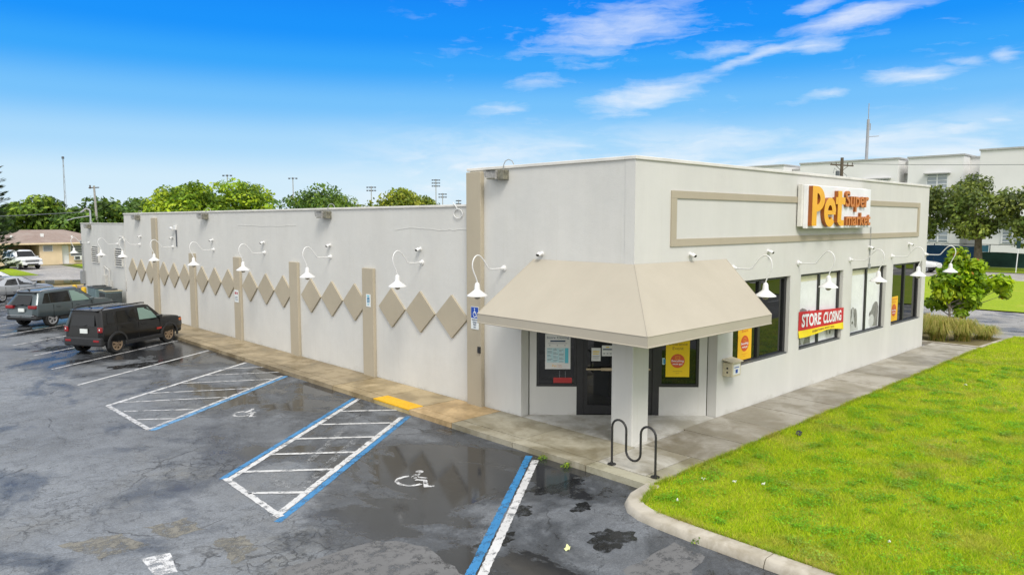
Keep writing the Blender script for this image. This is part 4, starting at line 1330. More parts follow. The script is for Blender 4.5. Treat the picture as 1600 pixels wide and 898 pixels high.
# ================================================================== BANNER AND POSTERS
mb = MB()
n = 24
def bann(u, v, w=0.0):
    x = 7.50 + 3.03 * u
    z = 2.31 - 0.12 * u + (v - 1) * (0.54 - 0.09 * u)
    y = -0.012 - 0.018 * (1 + math.sin(u * 9 + v * 2)) * (1 - abs(2 * u - 1)) - w
    return (x, y, z)
vs = [bann(i / n, j / 6) for j in range(7) for i in range(n + 1)]
mb.add(vs, [(j * (n + 1) + i, j * (n + 1) + i + 1, (j + 1) * (n + 1) + i + 1, (j + 1) * (n + 1) + i) for j in range(6) for i in range(n)], 0)
bn = mb.build('banner', 'banner_red', smooth=60)
tag(bn, 'red and yellow banner reading STORE CLOSING across the front window', 'banner')
mb = MB()
def bann2(u, v, w=0.0):     # the yellow foot hangs forward and creased
    x, y, z = bann(u, 0, 0)
    drop = 0.19 - 0.05 * math.sin(u * math.pi) + 0.03 * math.sin(u * 7)
    return (x, y - 0.03 * (1 - v) - 0.012 * math.sin(u * 17) * (1 - v) - w, z + (v - 1) * drop)
vs = [bann2(i / n, j / 3) for j in range(4) for i in range(n + 1)]
mb.add(vs, [(j * (n + 1) + i, j * (n + 1) + i + 1, (j + 1) * (n + 1) + i + 1, (j + 1) * (n + 1) + i) for j in range(3) for i in range(n)], 0)
mb.build('yellow_strip', 'banner_yellow', bn, smooth=60)
mb = MB()
fb = lambda u, v, w: bann(u, v, 0.006)
text_fit(mb, 'STORE', 0.06, 0.47, 0.16, 0.86, fb, 0, 0, None, 0.035)
text_fit(mb, 'CLOSING', 0.52, 0.94, 0.16, 0.86, fb, 0, 0, None, 0.035)
mb.build('lettering', 'banner_white', bn)
mb = MB()
text_fit(mb, 'EVERYTHING MUST GO!', 0.28, 0.76, 0.34, 0.74, lambda u, v, w: bann2(u, v, 0.006), 0, 0, None, 0.02)
mb.build('small_lettering', 'ink_brown', bn)

def disc(mb, f, cu, cv, r, mi, n=28):
    mb.add([f(cu + r * math.cos(2 * math.pi * k / n), cv + r * math.sin(2 * math.pi * k / n), 0) for k in range(n)], [tuple(range(n))], mi)
def frect(mb, f, u0, u1, v0, v1, mi):
    mb.add([f(u0, v0, 0), f(u1, v0, 0), f(u1, v1, 0), f(u0, v1, 0)], [(0, 1, 2, 3)], mi)
def clearance(F, u0, u1, v0, v1, mats, label, grp):
    """yellow poster: headings, red disc, white words"""
    mb = MB()
    w, h = u1 - u0, v1 - v0
    a, b = F(0.0), F(0.004)
    vs = [a(u0, v0, 0), a(u1, v0, 0), a(u1, v1, 0), a(u0, v1, 0)]
    vs2 = [b(u0, v0, 0), b(u1, v0, 0), b(u1, v1, 0), b(u0, v1, 0)]
    mb.add(vs + vs2, [(3, 2, 1, 0), (4, 5, 6, 7), (0, 1, 5, 4), (1, 2, 6, 5), (2, 3, 7, 6), (3, 0, 4, 7)], 0)
    c = F(0.006); e = F(0.008)
    text_fit(mb, 'Clearance', u0 + .10 * w, u0 + .90 * w, v0 + .865 * h, v0 + .945 * h, c, 0, 1)
    text_fit(mb, 'Event', u0 + .28 * w, u0 + .74 * w, v0 + .745 * h, v0 + .825 * h, c, 0, 1)
    r = 0.30 * w
    disc(mb, c, u0 + w / 2, v0 + .44 * h, r, 2)
    cu, cv = u0 + w / 2, v0 + .44 * h
    # little tag outline
    for (p0, p1, q0, q1) in ((-.35, .35, .62, .66), (-.35, .35, .28, .32), (-.39, -.35, .28, .66), (.35, .39, .28, .66)):
        frect(mb, e, cu + p0 * r * .8, cu + p1 * r * .8, cv + q0 * r, cv + q1 * r, 0)
    text_fit(mb, 'Everything', cu - .86 * r, cu + .86 * r, cv - .22 * r, cv + .16 * r, e, 0, 3, None, 0.02)
    text_fit(mb, 'must go!', cu - .68 * r, cu + .68 * r, cv - .62 * r, cv - .28 * r, e, 0, 3, None, 0.02)
    frect(mb, c, u0 + .30 * w, u0 + .70 * w, v0 + .15 * h, v0 + .158 * h, 1)
    frect(mb, c, u0 + .42 * w, u0 + .58 * w, v0 + .095 * h, v0 + .102 * h, 1)
    o = mb.build('clearance_poster', mats)
    tag(o, label, 'poster', grp)
    return o
ym = ['poster_yellow', 'ink_brown', 'poster_red', 'banner_white']
am = ['poster_amber', 'poster_red', 'poster_red', 'banner_white']
G3 = 'yellow clearance posters in the store windows'
clearance(lambda o: frame_diag(-0.056 + o), 3.29, 3.86, 1.06, 1.95, ym, 'yellow clearance event poster with a red disc in the window right of the entrance', G3)
clearance(lambda o: frame_front(0.144 - o), 4.50, 5.18, 1.31, 2.25, am, 'amber clearance poster in the first front window, right of the awning', G3)
clearance(lambda o: frame_front(0.144 - o), 14.86, 15.58, 1.32, 2.18, am, 'amber clearance poster in the last front window, farthest from the entrance', G3)
# store-closing sheet
mb = MB()
c = frame_diag(-0.052); c2 = frame_diag(-0.049)
u0, u1, v0, v1 = 0.38, 0.99, 1.24, 2.10
w, h = u1 - u0, v1 - v0
a = frame_diag(-0.056)
vs = [f(u, v, 0) for f in (a, c) for u, v in ((u0, v0), (u1, v0), (u1, v1), (u0, v1))]
mb.add(vs, [(3, 2, 1, 0), (4, 5, 6, 7), (0, 1, 5, 4), (1, 2, 6, 5), (2, 3, 7, 6), (3, 0, 4, 7)], 0)
text_fit(mb, 'Store Closing', u0 + .06 * w, u0 + .94 * w, v0 + .845 * h, v0 + .925 * h, c2, 0, 2)
frect(mb, c2, u0 + .20 * w, u0 + .80 * w, v0 + .775 * h, v0 + .815 * h, 2)
for k in range(3):
    frect(mb, c2, u0 + (.16 + k * .30) * w, u0 + (.20 + k * .30) * w, v0 + .665 * h, v0 + .685 * h, 3)
frect(mb, c2, u0 + .12 * w, u0 + .88 * w, v0 + .725 * h, v0 + .735 * h, 3)
frect(mb, c2, u0 + .07 * w, u0 + .76 * w, v0 + .19 * h, v0 + .60 * h, 4)
frect(mb, c2, u0 + .78 * w, u0 + .92 * w, v0 + .17 * h, v0 + .60 * h, 1)
c3 = frame_diag(-0.047)
for i in range(11):
    for j in range(3):
        frect(mb, c3, u0 + (.09 + j * .23) * w, u0 + (.09 + j * .23 + rnd.uniform(.10, .20)) * w, v0 + (.21 + i * .036) * h, v0 + (.222 + i * .036) * h, 3 if (i + j) % 3 else 0)
text_fit(mb, 'Pet', u0 + .28 * w, u0 + .46 * w, v0 + .06 * h, v0 + .13 * h, c2, 0, 5)
text_fit(mb, 'Super', u0 + .49 * w, u0 + .66 * w, v0 + .09 * h, v0 + .13 * h, c2, 0, 6)
text_fit(mb, 'market', u0 + .49 * w, u0 + .68 * w, v0 + .055 * h, v0 + .085 * h, c2, 0, 6)
tag(mb.build('closing_notice', ['paper', 'paper_cyan', 'ink_navy', 'ink_grey', 'paper_palecyan', 'poster_amber', 'letter_orange']),
    'white and cyan store closing sheet in the window left of the door', 'poster')
def notice(u0, u1, v0, v1, lines, label, top=None):
    mb = MB()
    a, c, e = frame_diag(-0.066), frame_diag(-0.062), frame_diag(-0.059)
    vs = [f(u, v, 0) for f in (a, c) for u, v in ((u0, v0), (u1, v0), (u1, v1), (u0, v1))]
    mb.add(vs, [(3, 2, 1, 0), (4, 5, 6, 7), (0, 1, 5, 4), (1, 2, 6, 5), (2, 3, 7, 6), (3, 0, 4, 7)], 0)
    for (p, q, r_, s_, mi) in lines:
        frect(mb, e, u0 + p * (u1 - u0), u0 + q * (u1 - u0), v0 + r_ * (v1 - v0), v0 + s_ * (v1 - v0), mi)
    tag(mb.build('door_notice', ['paper', 'ink_grey', 'poster_yellow', 'ink_navy']), label, 'notice', 'paper notices on the entrance door')
notice(1.50, 1.72, 1.44, 1.76, [(.15, .85, .68, .76, 2), (.15, .8, .52, .58, 2), (.12, .88, .36, .39, 1), (.12, .80, .26, .29, 1), (.12, .86, .16, .19, 1)], 'portrait paper notice with yellow print taped to the door glass')
notice(1.75, 2.02, 1.56, 1.82, [(.35, .65, .80, .88, 2), (.10, .90, .58, .68, 3), (.12, .3, .2, .28, 1), (.42, .58, .2, .28, 1), (.7, .88, .2, .28, 1)], 'landscape paper notice, upper right of the two on the door glass')
mb = MB()
f_ = frame_diag(-0.055); f2_ = frame_diag(-0.052)
frect(mb, f_, 0.58, 1.03, 0.90, 1.03, 0)
text_fit(mb, 'SALE', 0.66, 0.94, 0.93, 1.0, f2_, 0, 1, None, 0.02)
mb.tube([f_(0.73, 1.03, 0), f_(0.73, 1.20, 0)], 0.004, 4, 2)
mb.tube([f_(0.87, 1.03, 0), f_(0.87, 1.20, 0)], 0.004, 4, 2)
tag(mb.build('hanging_sign', ['sign_red', 'sign_red', 'steel_grey']), 'dark red hanging sign at the foot of the window left of the door', 'sign')
mb = MB()
frect(mb, frame_diag(-0.055), 3.205, 3.265, 1.36, 1.52, 0)
frect(mb, frame_diag(-0.052), 3.235, 3.285, 1.38, 1.50, 1)
tag(mb.build('window_sticker', ['paper_palecyan', 'teal_sign']), 'small blue sticker at the left edge of the window right of the door', 'sticker')

# ---- parking signs on the pilasters
ps = MB()
f0, f1, f2 = frame_left(-0.124), frame_left(-0.132), frame_left(-0.135)
def plate(mb, fa, fb, u0, u1, v0, v1, mi):
    vs = [f(u, v, 0) for f in (fa, fb) for u, v in ((u0, v0), (u1, v0), (u1, v1), (u0, v1))]
    mb.add(vs, [(3, 2, 1, 0), (4, 5, 6, 7), (0, 1, 5, 4), (1, 2, 6, 5), (2, 3, 7, 6), (3, 0, 4, 7)], mi)
u0, u1 = -4.99, -4.70
plate(ps, f0, f1, u0, u1, 2.09, 2.66, 1)
frect(ps, frame_left(-0.1335), u0 + .008, u1 - .008, 2.37, 2.65, 0)
sym(ps, f2, u0 + 0.06, 2.39, 0.20, 0.24, 1)
for i, (s_, w_) in enumerate((('PARKING BY', .11), ('DISABLED', .075), ('PERMIT', .06), ('ONLY', .05))):
    text_fit(ps, s_, (u0 + u1) / 2 - w_, (u0 + u1) / 2 + w_, 2.305 - i * .062, 2.348 - i * .062, f2, 0, 2, None, 0.02)
tag(ps.build('parking_sign', ['blue_sign', 'sign_white', 'ink_navy']), 'blue and white disabled parking sign on the full-height pilaster beside the awning', 'sign', None)
ps = MB()
f0, f1, f2 = frame_left(-0.102), frame_left(-0.109), frame_left(-0.112)
u0, u1 = -9.90, -9.66
plate(ps, f0, f1, u0, u1, 2.24, 2.62, 1)
frect(ps, frame_left(-0.1105), u0 + .06, u1 - .05, 2.37, 2.53, 0)
sym(ps, f2, u0 + .08, 2.385, 0.09, 0.13, 1)
frect(ps, f2, u0 + .05, u1 - .05, 2.555, 2.59, 3)
for i in range(2):
    frect(ps, f2, u0 + .07, u1 - .07, 2.29 + i * .035, 2.305 + i * .035, 3)
tag(ps.build('parking_sign', ['teal_sign', 'sign_white', 'ink_navy', 'paper_cyan']), 'small pale blue access sign on the short pilaster nearest the awning', 'sign')
ps = MB()
u0, u1 = -19.50, -19.12
plate(ps, f0, f1, u0, u1, 1.62, 2.10, 1)
for i, du in enumerate((0.09, 0.25)):
    disc(ps, f2, u0 + du + .02, 1.98, 0.06, 0, 12)
for i in range(3):
    frect(ps, f2, u0 + .06, u1 - .06, 1.70 + i * .06, 1.725 + i * .06, 2)
tag(ps.build('tow_sign', ['sign_red', 'sign_white', 'ink_grey']), 'small red and white notice on a short pilaster in the middle of the side wall', 'sign')

# ---- drop box by the first front window
t_ = thing('drop_box', 'small beige drop box with a white label on the front wall by the first window', 'drop box', (3.75, 0, 1.1))
MB().box(-0.20, 0.20, -0.26, -0.001, 0.0, 0.33).build('box_body', 'box_beige', t_, bevel=0.01)
mb = MB()
mb.add([(-0.24, -0.30, 0.335), (0.24, -0.30, 0.335), (0.24, 0, 0.39), (-0.24, 0, 0.39), (-0.24, -0.30, 0.36), (0.24, -0.30, 0.36), (0.24, 0, 0.415), (-0.24, 0, 0.415)],
       [(3, 2, 1, 0), (4, 5, 6, 7), (0, 1, 5, 4), (1, 2, 6, 5), (2, 3, 7, 6), (3, 0, 4, 7)])
mb.build('lid', 'box_beige', t_)
mb = MB()
frect(mb, lambda u, v, w: (u, -0.263, v), -0.15, 0.15, 0.05, 0.29, 0)
frect(mb, lambda u, v, w: (u, -0.266, v), -0.05, 0.05, 0.08, 0.17, 1)
frect(mb, lambda u, v, w: (u, -0.266, v), -0.11, 0.11, 0.21, 0.23, 1)
mb.build('label_plate', ['paper', 'blue_sign'], t_)
mb = MB()
for z in (0.10, 0.20):
    mb.lathe([(0.025, 0), (0.02, 0.012)], 10, 0, Matrix.Translation((-0.201, -0.13, z)) @ Matrix.Rotation(R(-90), 4, 'Y'))
mb.build('lock', 'plastic_dark', t_)

# ---- serpentine bicycle rack
t_ = thing('bike_rack', 'black wave-shaped steel bicycle rack in front of the corner column', 'bike rack', (-1.185, -0.925, SZ))
mb = MB()
def arc3(cy, cz, r, a0, a1, n=10):
    return [(0, cy + r * math.cos(R(a0 + (a1 - a0) * k / n)), cz + r * math.sin(R(a0 + (a1 - a0) * k / n))) for k in range(n + 1)]
r_ = 0.505 / 3
pts = [(0, 0.505, 0.0), (0, 0.505, 0.4)] + arc3(0.505 - r_, 0.74, r_, 0, 180) + arc3(0.0, 0.36, r_, 0, -180) + arc3(-0.505 + r_, 0.74, r_, 0, 180) + [(0, -0.505, 0.4), (0, -0.505, 0)]
mb.tube(pts, 0.022, 10)
mb.build('tube', 'black_metal', t_, smooth=60)
for y in (0.505, -0.505):
    MB().lathe([(0.085, 0.0), (0.085, 0.015), (0.035, 0.018), (0.03, 0.05)], 18, 0, Matrix.Translation((0, y, 0))).build('foot_plate', 'black_metal', t_, smooth=35)

# ================================================================== VEHICLES
def wheel_proto(r, w, rim, nsp, twin=False):
    """tyre with rim, axle along y, outer face at -y"""
    rot = Matrix.Rotation(R(90), 4, 'X')            # z axis of the lathe -> -y
    ty = MB().lathe([(r * .66, -w * .48), (r * .90, -w * .5), (r * .985, -w * .40), (r, -w * .2), (r, w * .2), (r * .985, w * .40), (r * .90, w * .5), (r * .66, w * .48)], 30, 0, rot, cap=False)
    rm = MB()
    rr = r * .67
    rm.lathe([(rr * .80, w * .44), (rr * .98, w * .495), (rr, w * .485), (rr * .93, w * .47), (rr * .88, w * .2), (0.01, w * .15)], 30, 0, rot, cap=False)
    rm.lathe([(rr * .86, w * .21), (0.01, w * .20)], 24, 1, rot, cap=False)
    for k in range(nsp):
        a0 = 2 * math.pi * k / nsp
        for da in ((-0.13, 0.13) if twin else (0.0,)):
            a = a0 + da
            ws, we = (rr * .075, rr * .10) if twin else (rr * .12, rr * .17)
            c, s = math.cos(a), math.sin(a)
            r0, r1 = rr * .12, rr * .93
            P = [(r0, -ws), (r1, -we), (r1, we), (r0, ws)]
            top = [(x * c - y * s, x * s + y * c, w * .46) for x, y in P]
            bot = [(x * c - y * s, x * s + y * c, w * .28) for x, y in P]
            rm.add(bot + top, [(4, 5, 6, 7), (0, 1, 5, 4), (2, 3, 7, 6), (1, 2, 6, 5), (3, 0, 4, 7)], 0, rot)
    rm.lathe([(rr * .20, w * .25), (rr * .20, w * .47), (rr * .1, w * .49), (0.01, w * .49)], 14, 0, rot, cap=False)
    return ty, rm

def car(name, label, loc, rz, sp, group=None):
    root = thing(name, label, sp.get('cat', 'car'), loc, rz, group)
    ST = sp['st']            # x_low, x_up, w, zb, belt, wr, top
    mb = MB()
    n = 0
    rings = []
    for (xl, xu, w, zb, belt, wr, top) in ST:
        zm = zb + (belt - zb) * 0.55
        half = [(xl, 0.0, zb), (xl, w * .86, zb), (xl, w * .975, zb + .16), (xl, w * 1.0, zm), (xl, w * .985, belt - .05), (xl, w * .965, belt),
                (xu, wr, top - .085), (xu, wr * .94, top - .022), (xu, wr * .80, top), (xu, 0.0, top + .006)]
        ring = half + [(x, -y, z) for x, y, z in half[-2:0:-1]]
        rings.append(ring)
        n = len(ring)
    vs = [p for r_ in rings for p in r_]
    fs, mi = [], []
    for i in range(len(rings) - 1):
        for k in range(n):
            a, b = i * n + k, i * n + (k + 1) % n
            fs.append((a, b, b + n, a + n))
            low = k in (0, 1, n - 1, n - 2)
            mi.append(1 if low else 0)
    fs.append(tuple(range(n)))
    mi.append(0)
    fs.append(tuple(range((len(rings) - 1) * n, len(rings) * n))[::-1])
    mi.append(0)
    mb.v, mb.f, mb.m = vs, fs, mi
    body = mb.build('body', [sp['paint'], 'plastic_dark'], root, smooth=32)
    # fix normals, then cut the wheel arches
    import bmesh
    bm = bmesh.new(); bm.from_mesh(body.data)
    bmesh.ops.recalc_face_normals(bm, faces=bm.faces)
    bm.to_mesh(body.data); bm.free()
    wb, wr_, W2 = sp['wb'], sp['wr'], sp['W'] / 2
    cut = MB()
    for sx_ in (-1, 1):
        for sy_ in (-1, 1):
            cut.lathe([(wr_ * 1.13, -0.17), (wr_ * 1.13, 0.17)], 28, 0, Matrix.Translation((sx_ * wb / 2, sy_ * (W2 - 0.10), wr_ * 1.0)) @ Matrix.Rotation(R(90), 4, 'X'))
    co = cut.build('arch_cutter', 'black_hole')
    bm = bmesh.new(); bm.from_mesh(co.data); bmesh.ops.recalc_face_normals(bm, faces=bm.faces); bm.to_mesh(co.data); bm.free()
    md = body.modifiers.new('arches', 'BOOLEAN')
    md.operation, md.object, md.solver = 'DIFFERENCE', co, 'EXACT'
    try: md.material_mode = 'TRANSFER'
    except Exception: pass
    dg = bpy.context.evaluated_depsgraph_get()
    me = bpy.data.meshes.new_from_object(body.evaluated_get(dg))
    body.modifiers.clear()
    body.data = me
    bpy.data.objects.remove(co)
    # --- helpers on the side skin
    def itp(x, idx_x, idx):
        pts = sorted((s[idx_x], s[idx]) for s in ST)
        return float(np.interp(x, [p[0] for p in pts], [p[1] for p in pts]))
    cab = [s for s in ST if s[6] - s[4] > 0.3]
    def side_pt(xb, xt, v, sgn, off):
        pb = [(s[0], s[2] * .965, s[4]) for s in cab]
        pt = [(s[1], s[5], s[6] - .085) for s in cab]
        yb = np.interp(xb, [p[0] for p in pb], [p[1] for p in pb]); zb_ = np.interp(xb, [p[0] for p in pb], [p[2] for p in pb])
        yt = np.interp(xt, [p[0] for p in pt], [p[1] for p in pt]); zt = np.interp(xt, [p[0] for p in pt], [p[2] for p in pt])
        return (xb + (xt - xb) * v, sgn * (yb + (yt - yb) * v + off), zb_ + (zt - zb_) * v)
    for sgn in (-1, 1):
        for (xb0, xb1, xt0, xt1, g) in sp['windows']:
            mb = MB()
            N = 4
            q = []
            for j in range(N + 1):
                v = 0.06 + 0.88 * j / N
                q.append((side_pt(xb0, xt0, v, sgn, .008), side_pt(xb1, xt1, v, sgn, .008)))
            for j in range(N):
                a, b = q[j], q[j + 1]
                f4 = (a[0], a[1], b[1], b[0])
                mb.quad(*(f4 if sgn < 0 else f4[::-1]))
            mb.build('side_window', g if sgn < 0 else 'car_glass', root)
    def cap_quad(i0, y0f, y1f, v0, v1, off, lower, upper, tilt=0.0):
        pass
    # rear window on the tail ring, windscreen between roof and cowl
    s = ST[0]
    def rear_pt(yf, v, off):
        yb, yt = s[2] * .965, s[5]
        return (s[0] + (s[1] - s[0]) * v - off, yf * (yb + (yt - yb) * v), s[4] + (s[6] - .085 - s[4]) * v)
    if sp.get('rear_glass', True):
        a = sp.get('rear_y', .82)
        MB().quad(rear_pt(a, .04, .012), rear_pt(-a, .04, .012), rear_pt(-a, .93, .012), rear_pt(a, .93, .012)).build('rear_window', 'car_glass', root)
        mb = MB()
        mb.tube([rear_pt(0.05, .03, .03), rear_pt(-.28, .12, .035)], 0.012, 6)
        mb.build('rear_wiper', 'plastic_dark', root)
    elif 'rg' in sp:
        i0, i1 = sp['rg']
        A, B = ST[i0], ST[i1]
        mb = MB()
        def q_(f, yf):
            xa, za, ya = A[1], A[6] + .012, A[5] * .90
            xb, zb_, yb = B[1], B[6] + .012, B[5] * .84
            return (xa + (xb - xa) * f - .006, yf * (ya + (yb - ya) * f), za + (zb_ - za) * f + .012)
        mb.quad(q_(.08, .9), q_(.08, -.9), q_(.92, -.9), q_(.92, .9))
        mb.build('rear_window', 'car_glass', root)
    i0, i1 = sp['ws']
    A, B = ST[i0], ST[i1]
    def w_(f, yf):
        xa, za, ya = A[1], A[6], A[5] * .86
        xb, zb_, yb = B[1], B[6], B[5] * .92
        return (xa + (xb - xa) * f + .012, yf * (ya + (yb - ya) * f), za + (zb_ - za) * f + .02)
    MB().quad(w_(.07, 1), w_(.07, -1), w_(.93, -1), w_(.93, 1)).build('windscreen', 'car_glass', root)
    # wheels
    ty, rm = wheel_proto(wr_, sp.get('ww', .23), sp['rim'], sp.get('spokes', 5), sp.get('twin', False))
    first = None
    for sx_ in (-1, 1):
        for sy_ in (-1, 1):
            p = (sx_ * wb / 2, sy_ * (W2 - sp.get('ww', .23) / 2 - .035), wr_)
            if first is None:
                first = ty.build('wheel', 'tyre', root, smooth=40, loc=p)
                rm.build('rim', [sp['rim'], 'black_hole'], first, smooth=40)
                wo = first
            else:
                wo = first.copy(); COL.objects.link(wo); wo.parent = root; wo.location = p
                rc = first.children[0].copy(); COL.objects.link(rc); rc.parent = wo
            wo.rotation_euler = (0, 0, 0 if sy_ < 0 else math.pi)
    # arch flares
    if sp.get('flare'):
        for sx_ in (-1, 1):
            for sgn in (-1, 1):
                mb = MB()
                K = 16
                vs, fs = [], []
                for k in range(K + 1):
                    a = R(-12 + 204 * k / K)
                    for rr, yy in ((wr_ * 1.10, W2 - .04), (wr_ * 1.11, W2 + .022), (wr_ * 1.30, W2 + .018), (wr_ * 1.33, W2 - .03)):
                        vs.append((sx_ * wb / 2 + rr * math.cos(a), sgn * yy, wr_ + rr * math.sin(a)))
                for k in range(K):
                    for j in range(3):
                        a, b = k * 4 + j, k * 4 + j + 1
                        fs.append((a, b, b + 4, a + 4))
                mb.add(vs, fs)
                mb.build('wheel_arch', 'plastic_dark', root, smooth=50)
    for nm, boxes, mat, bev in sp.get('extras', []):
        for bx in boxes:
            MB().box(*bx).build(nm, mat, root, bevel=bev)
    for nm, tubes, mat, r_ in sp.get('tubes', []):
        for tb in tubes:
            MB().tube(tb, r_, 8).build(nm, mat, root, smooth=60)
    # mirrors and handles, door shut lines
    mx, mz = sp['mirror']
    for sgn in (-1, 1):
        mb = MB()
        mb.box(mx - .08, mx + .08, *sorted((sgn * (W2 + .02), sgn * (W2 + .20))), mz, mz + .15)
        mb.build('mirror', sp.get('mirror_mat', sp['paint']), root, bevel=.03)
        for hx, hz in sp.get('handles', []):
            MB().box(hx - .09, hx + .09, *sorted((sgn * (W2 - .02), sgn * (W2 + .022))), hz, hz + .035).build('door_handle', sp['paint'], root, bevel=.008)
        mb = MB()
        for x in sp.get('seams', []):
            yw = itp(x, 0, 2)
            mb.box(x - .005, x + .005, *sorted((sgn * (yw * .955), sgn * (yw * 1.003))), sp['seam_z'][0], sp['seam_z'][1])
        if mb.v: mb.build('door_seam', 'black_hole', root)
    return root

HD = R(32.2)
# --- boxy black small SUV
jst = [(-1.985, -1.87, .68, .46, 1.05, .56, 1.575), (-1.96, -1.85, .79, .43, 1.06, .645, 1.60), (-1.90, -1.79, .865, .36, 1.08, .70, 1.635), (-1.3, -1.2, .875, .30, 1.09, .715, 1.645), (-.4, -.3, .88, .29, 1.08, .715, 1.65),
       (.30, .20, .88, .29, 1.06, .715, 1.645), (.92, .42, .88, .30, 1.04, .70, 1.61), (1.02, 1.0, .88, .31, 1.03, .80, 1.09), (1.75, 1.7, .87, .36, .985, .80, 1.055), (2.02, 1.98, .85, .40, .95, .76, 1.01), (2.12, 2.08, .78, .44, .82, .70, .86)]
jeep = dict(cat='car', W=1.76, wb=2.60, wr=.355, ww=.23, paint='paint_black', rim='rim_bronze', spokes=7, st=jst, ws=(6, 7),
    windows=[(-1.72, -1.36, -1.62, -1.34, 'car_glass'), (-1.24, -.36, -1.20, -.34, 'car_glass'), (-.22, .72, -.18, .32, 'car_glass_green')],
    flare=True, mirror=(.66, 1.05), handles=[(-1.0, .94), (-.05, .92)], seams=[-.29, .80, -1.30], seam_z=(.40, 1.03),
    extras=[('tail_light', [(-2.00, -1.83, -.825, -.655, .84, 1.03), (-2.00, -1.83, .655, .825, .84, 1.03)], 'tail_red', .02),
            ('tail_light_cross', [(-2.007, -1.98, -.775, -.735, .92, .98), (-2.007, -1.98, .735, .775, .92, .98)], 'plate', .005),
            ('reflector', [(-2.05, -1.96, -.75, -.50, .50, .58), (-2.05, -1.96, .50, .75, .50, .58)], 'tail_red', .01),
            ('rear_bumper', [(-2.04, -1.82, -.83, .83, .34, .66)], 'plastic_dark', .05),
            ('license_plate', [(-2.00, -1.96, -.20, .12, .80, .96)], 'plate', .005),
            ('front_bumper', [(1.88, 2.13, -.78, .78, .34, .60)], 'plastic_dark', .09),
            ('headlight', [(1.98, 2.13, -.74, -.52, .74, .93), (1.98, 2.13, .52, .74, .74, .93)], 'head_lens', .04),
            ('turn_signal', [(1.86, 2.02, -.855, -.78, .80, .91), (1.86, 2.02, .78, .855, .80, .91)], 'amber_lens', .015),
            ('sill_cladding', [(-.95, .92, -.90, -.80, .27, .42), (-.95, .92, .80, .90, .27, .42)], 'plastic_dark', .02),
            ('badge', [(.62, .86, -.893, -.875, .62, .69), (.62, .86, .875, .893, .62, .69)], 'badge_red', .0),
            ('spoiler', [(-1.94, -1.70, -.62, .62, 1.585, 1.63)], 'paint_black', .015)],
    tubes=[('roof_rail', [[(-1.75, -.62, 1.63), (-1.6, -.62, 1.70), (.1, -.62, 1.71), (.28, -.62, 1.69)], [(-1.75, .62, 1.63), (-1.6, .62, 1.70), (.1, .62, 1.71), (.28, .62, 1.69)]], 'plastic_dark', .024),
           ('antenna', [[(-1.55, 0, 1.66), (-1.60, 0, 1.70), (-1.72, 0, 1.76)]], 'plastic_dark', .016)])
car('parked_car', 'boxy black small SUV with bronze wheels parked nearest the camera by the side wall', (-3.58, 21.42, 0), R(30.5), jeep, 'cars parked along the side wall')

# --- blue-grey long SUV
tst = [(-2.25, -1.92, .66, .48, 1.04, .50, 1.57), (-2.22, -1.89, .79, .45, 1.06, .60, 1.60), (-2.14, -1.76, .88, .38, 1.07, .66, 1.645), (-1.4, -1.25, .915, .31, 1.06, .69, 1.665), (-.3, -.3, .92, .30, 1.03, .70, 1.68),
       (.35, .15, .92, .30, 1.01, .70, 1.665), (.98, .30, .92, .31, .99, .68, 1.63), (1.12, 1.1, .92, .32, .99, .80, 1.06), (1.95, 1.9, .90, .38, .94, .80, 1.0), (2.22, 2.18, .85, .42, .88, .74, .92), (2.34, 2.3, .76, .46, .74, .66, .78)]
tig = dict(cat='car', W=1.84, wb=2.79, wr=.36, ww=.23, paint='paint_bluegrey', rim='rim_silver', spokes=5, twin=True, st=tst, ws=(6, 7), flare=False,
    windows=[(-1.92, -1.50, -1.58, -1.42, 'car_glass'), (-1.48, -.36, -1.40, -.36, 'car_glass'), (-.28, .80, -.28, .22, 'car_glass_green')],
    mirror=(.72, 1.0), handles=[(-1.1, .90), (.0, .88)], seams=[-.32, .85, -1.35], seam_z=(.40, 1.0),
    extras=[('tail_light', [(-2.27, -1.93, -.84, -.42, .88, 1.03), (-2.27, -1.93, .42, .84, .88, 1.03)], 'tail_red', .03),
            ('rear_bumper', [(-2.262, -1.9, -.85, .85, .34, .56)], 'plastic_dark', .09),
            ('chrome_strip', [(-2.272, -2.22, -.74, .80, .565, .59)], 'chrome', .005),
            ('license_plate', [(-2.268, -2.22, -.20, .12, .74, .90)], 'plate', .005),
            ('spoiler', [(-2.03, -1.72, -.60, .60, 1.575, 1.62)], 'plastic_dark', .015),
            ('sill_cladding', [(-1.0, 1.0, -.935, -.84, .28, .40), (-1.0, 1.0, .84, .935, .28, .40)], 'plastic_dark', .02),
            ('headlight', [(2.05, 2.28, -.80, -.48, .74, .88), (2.05, 2.28, .48, .80, .74, .88)], 'head_lens', .04)],
    tubes=[('roof_rail', [[(-1.8, -.64, 1.62), (-1.6, -.64, 1.69), (0, -.64, 1.71), (.2, -.64, 1.66)], [(-1.8, .64, 1.62), (-1.6, .64, 1.69), (0, .64, 1.71), (.2, .64, 1.66)]], 'chrome', .02),
           ('antenna', [[(-1.7, 0, 1.66), (-1.82, 0, 1.72)]], 'plastic_dark', .03)])
car('parked_car', 'blue-grey long SUV parked between the black SUV and the silver car', (-3.62, 31.15, 0), HD, tig, 'cars parked along the side wall')

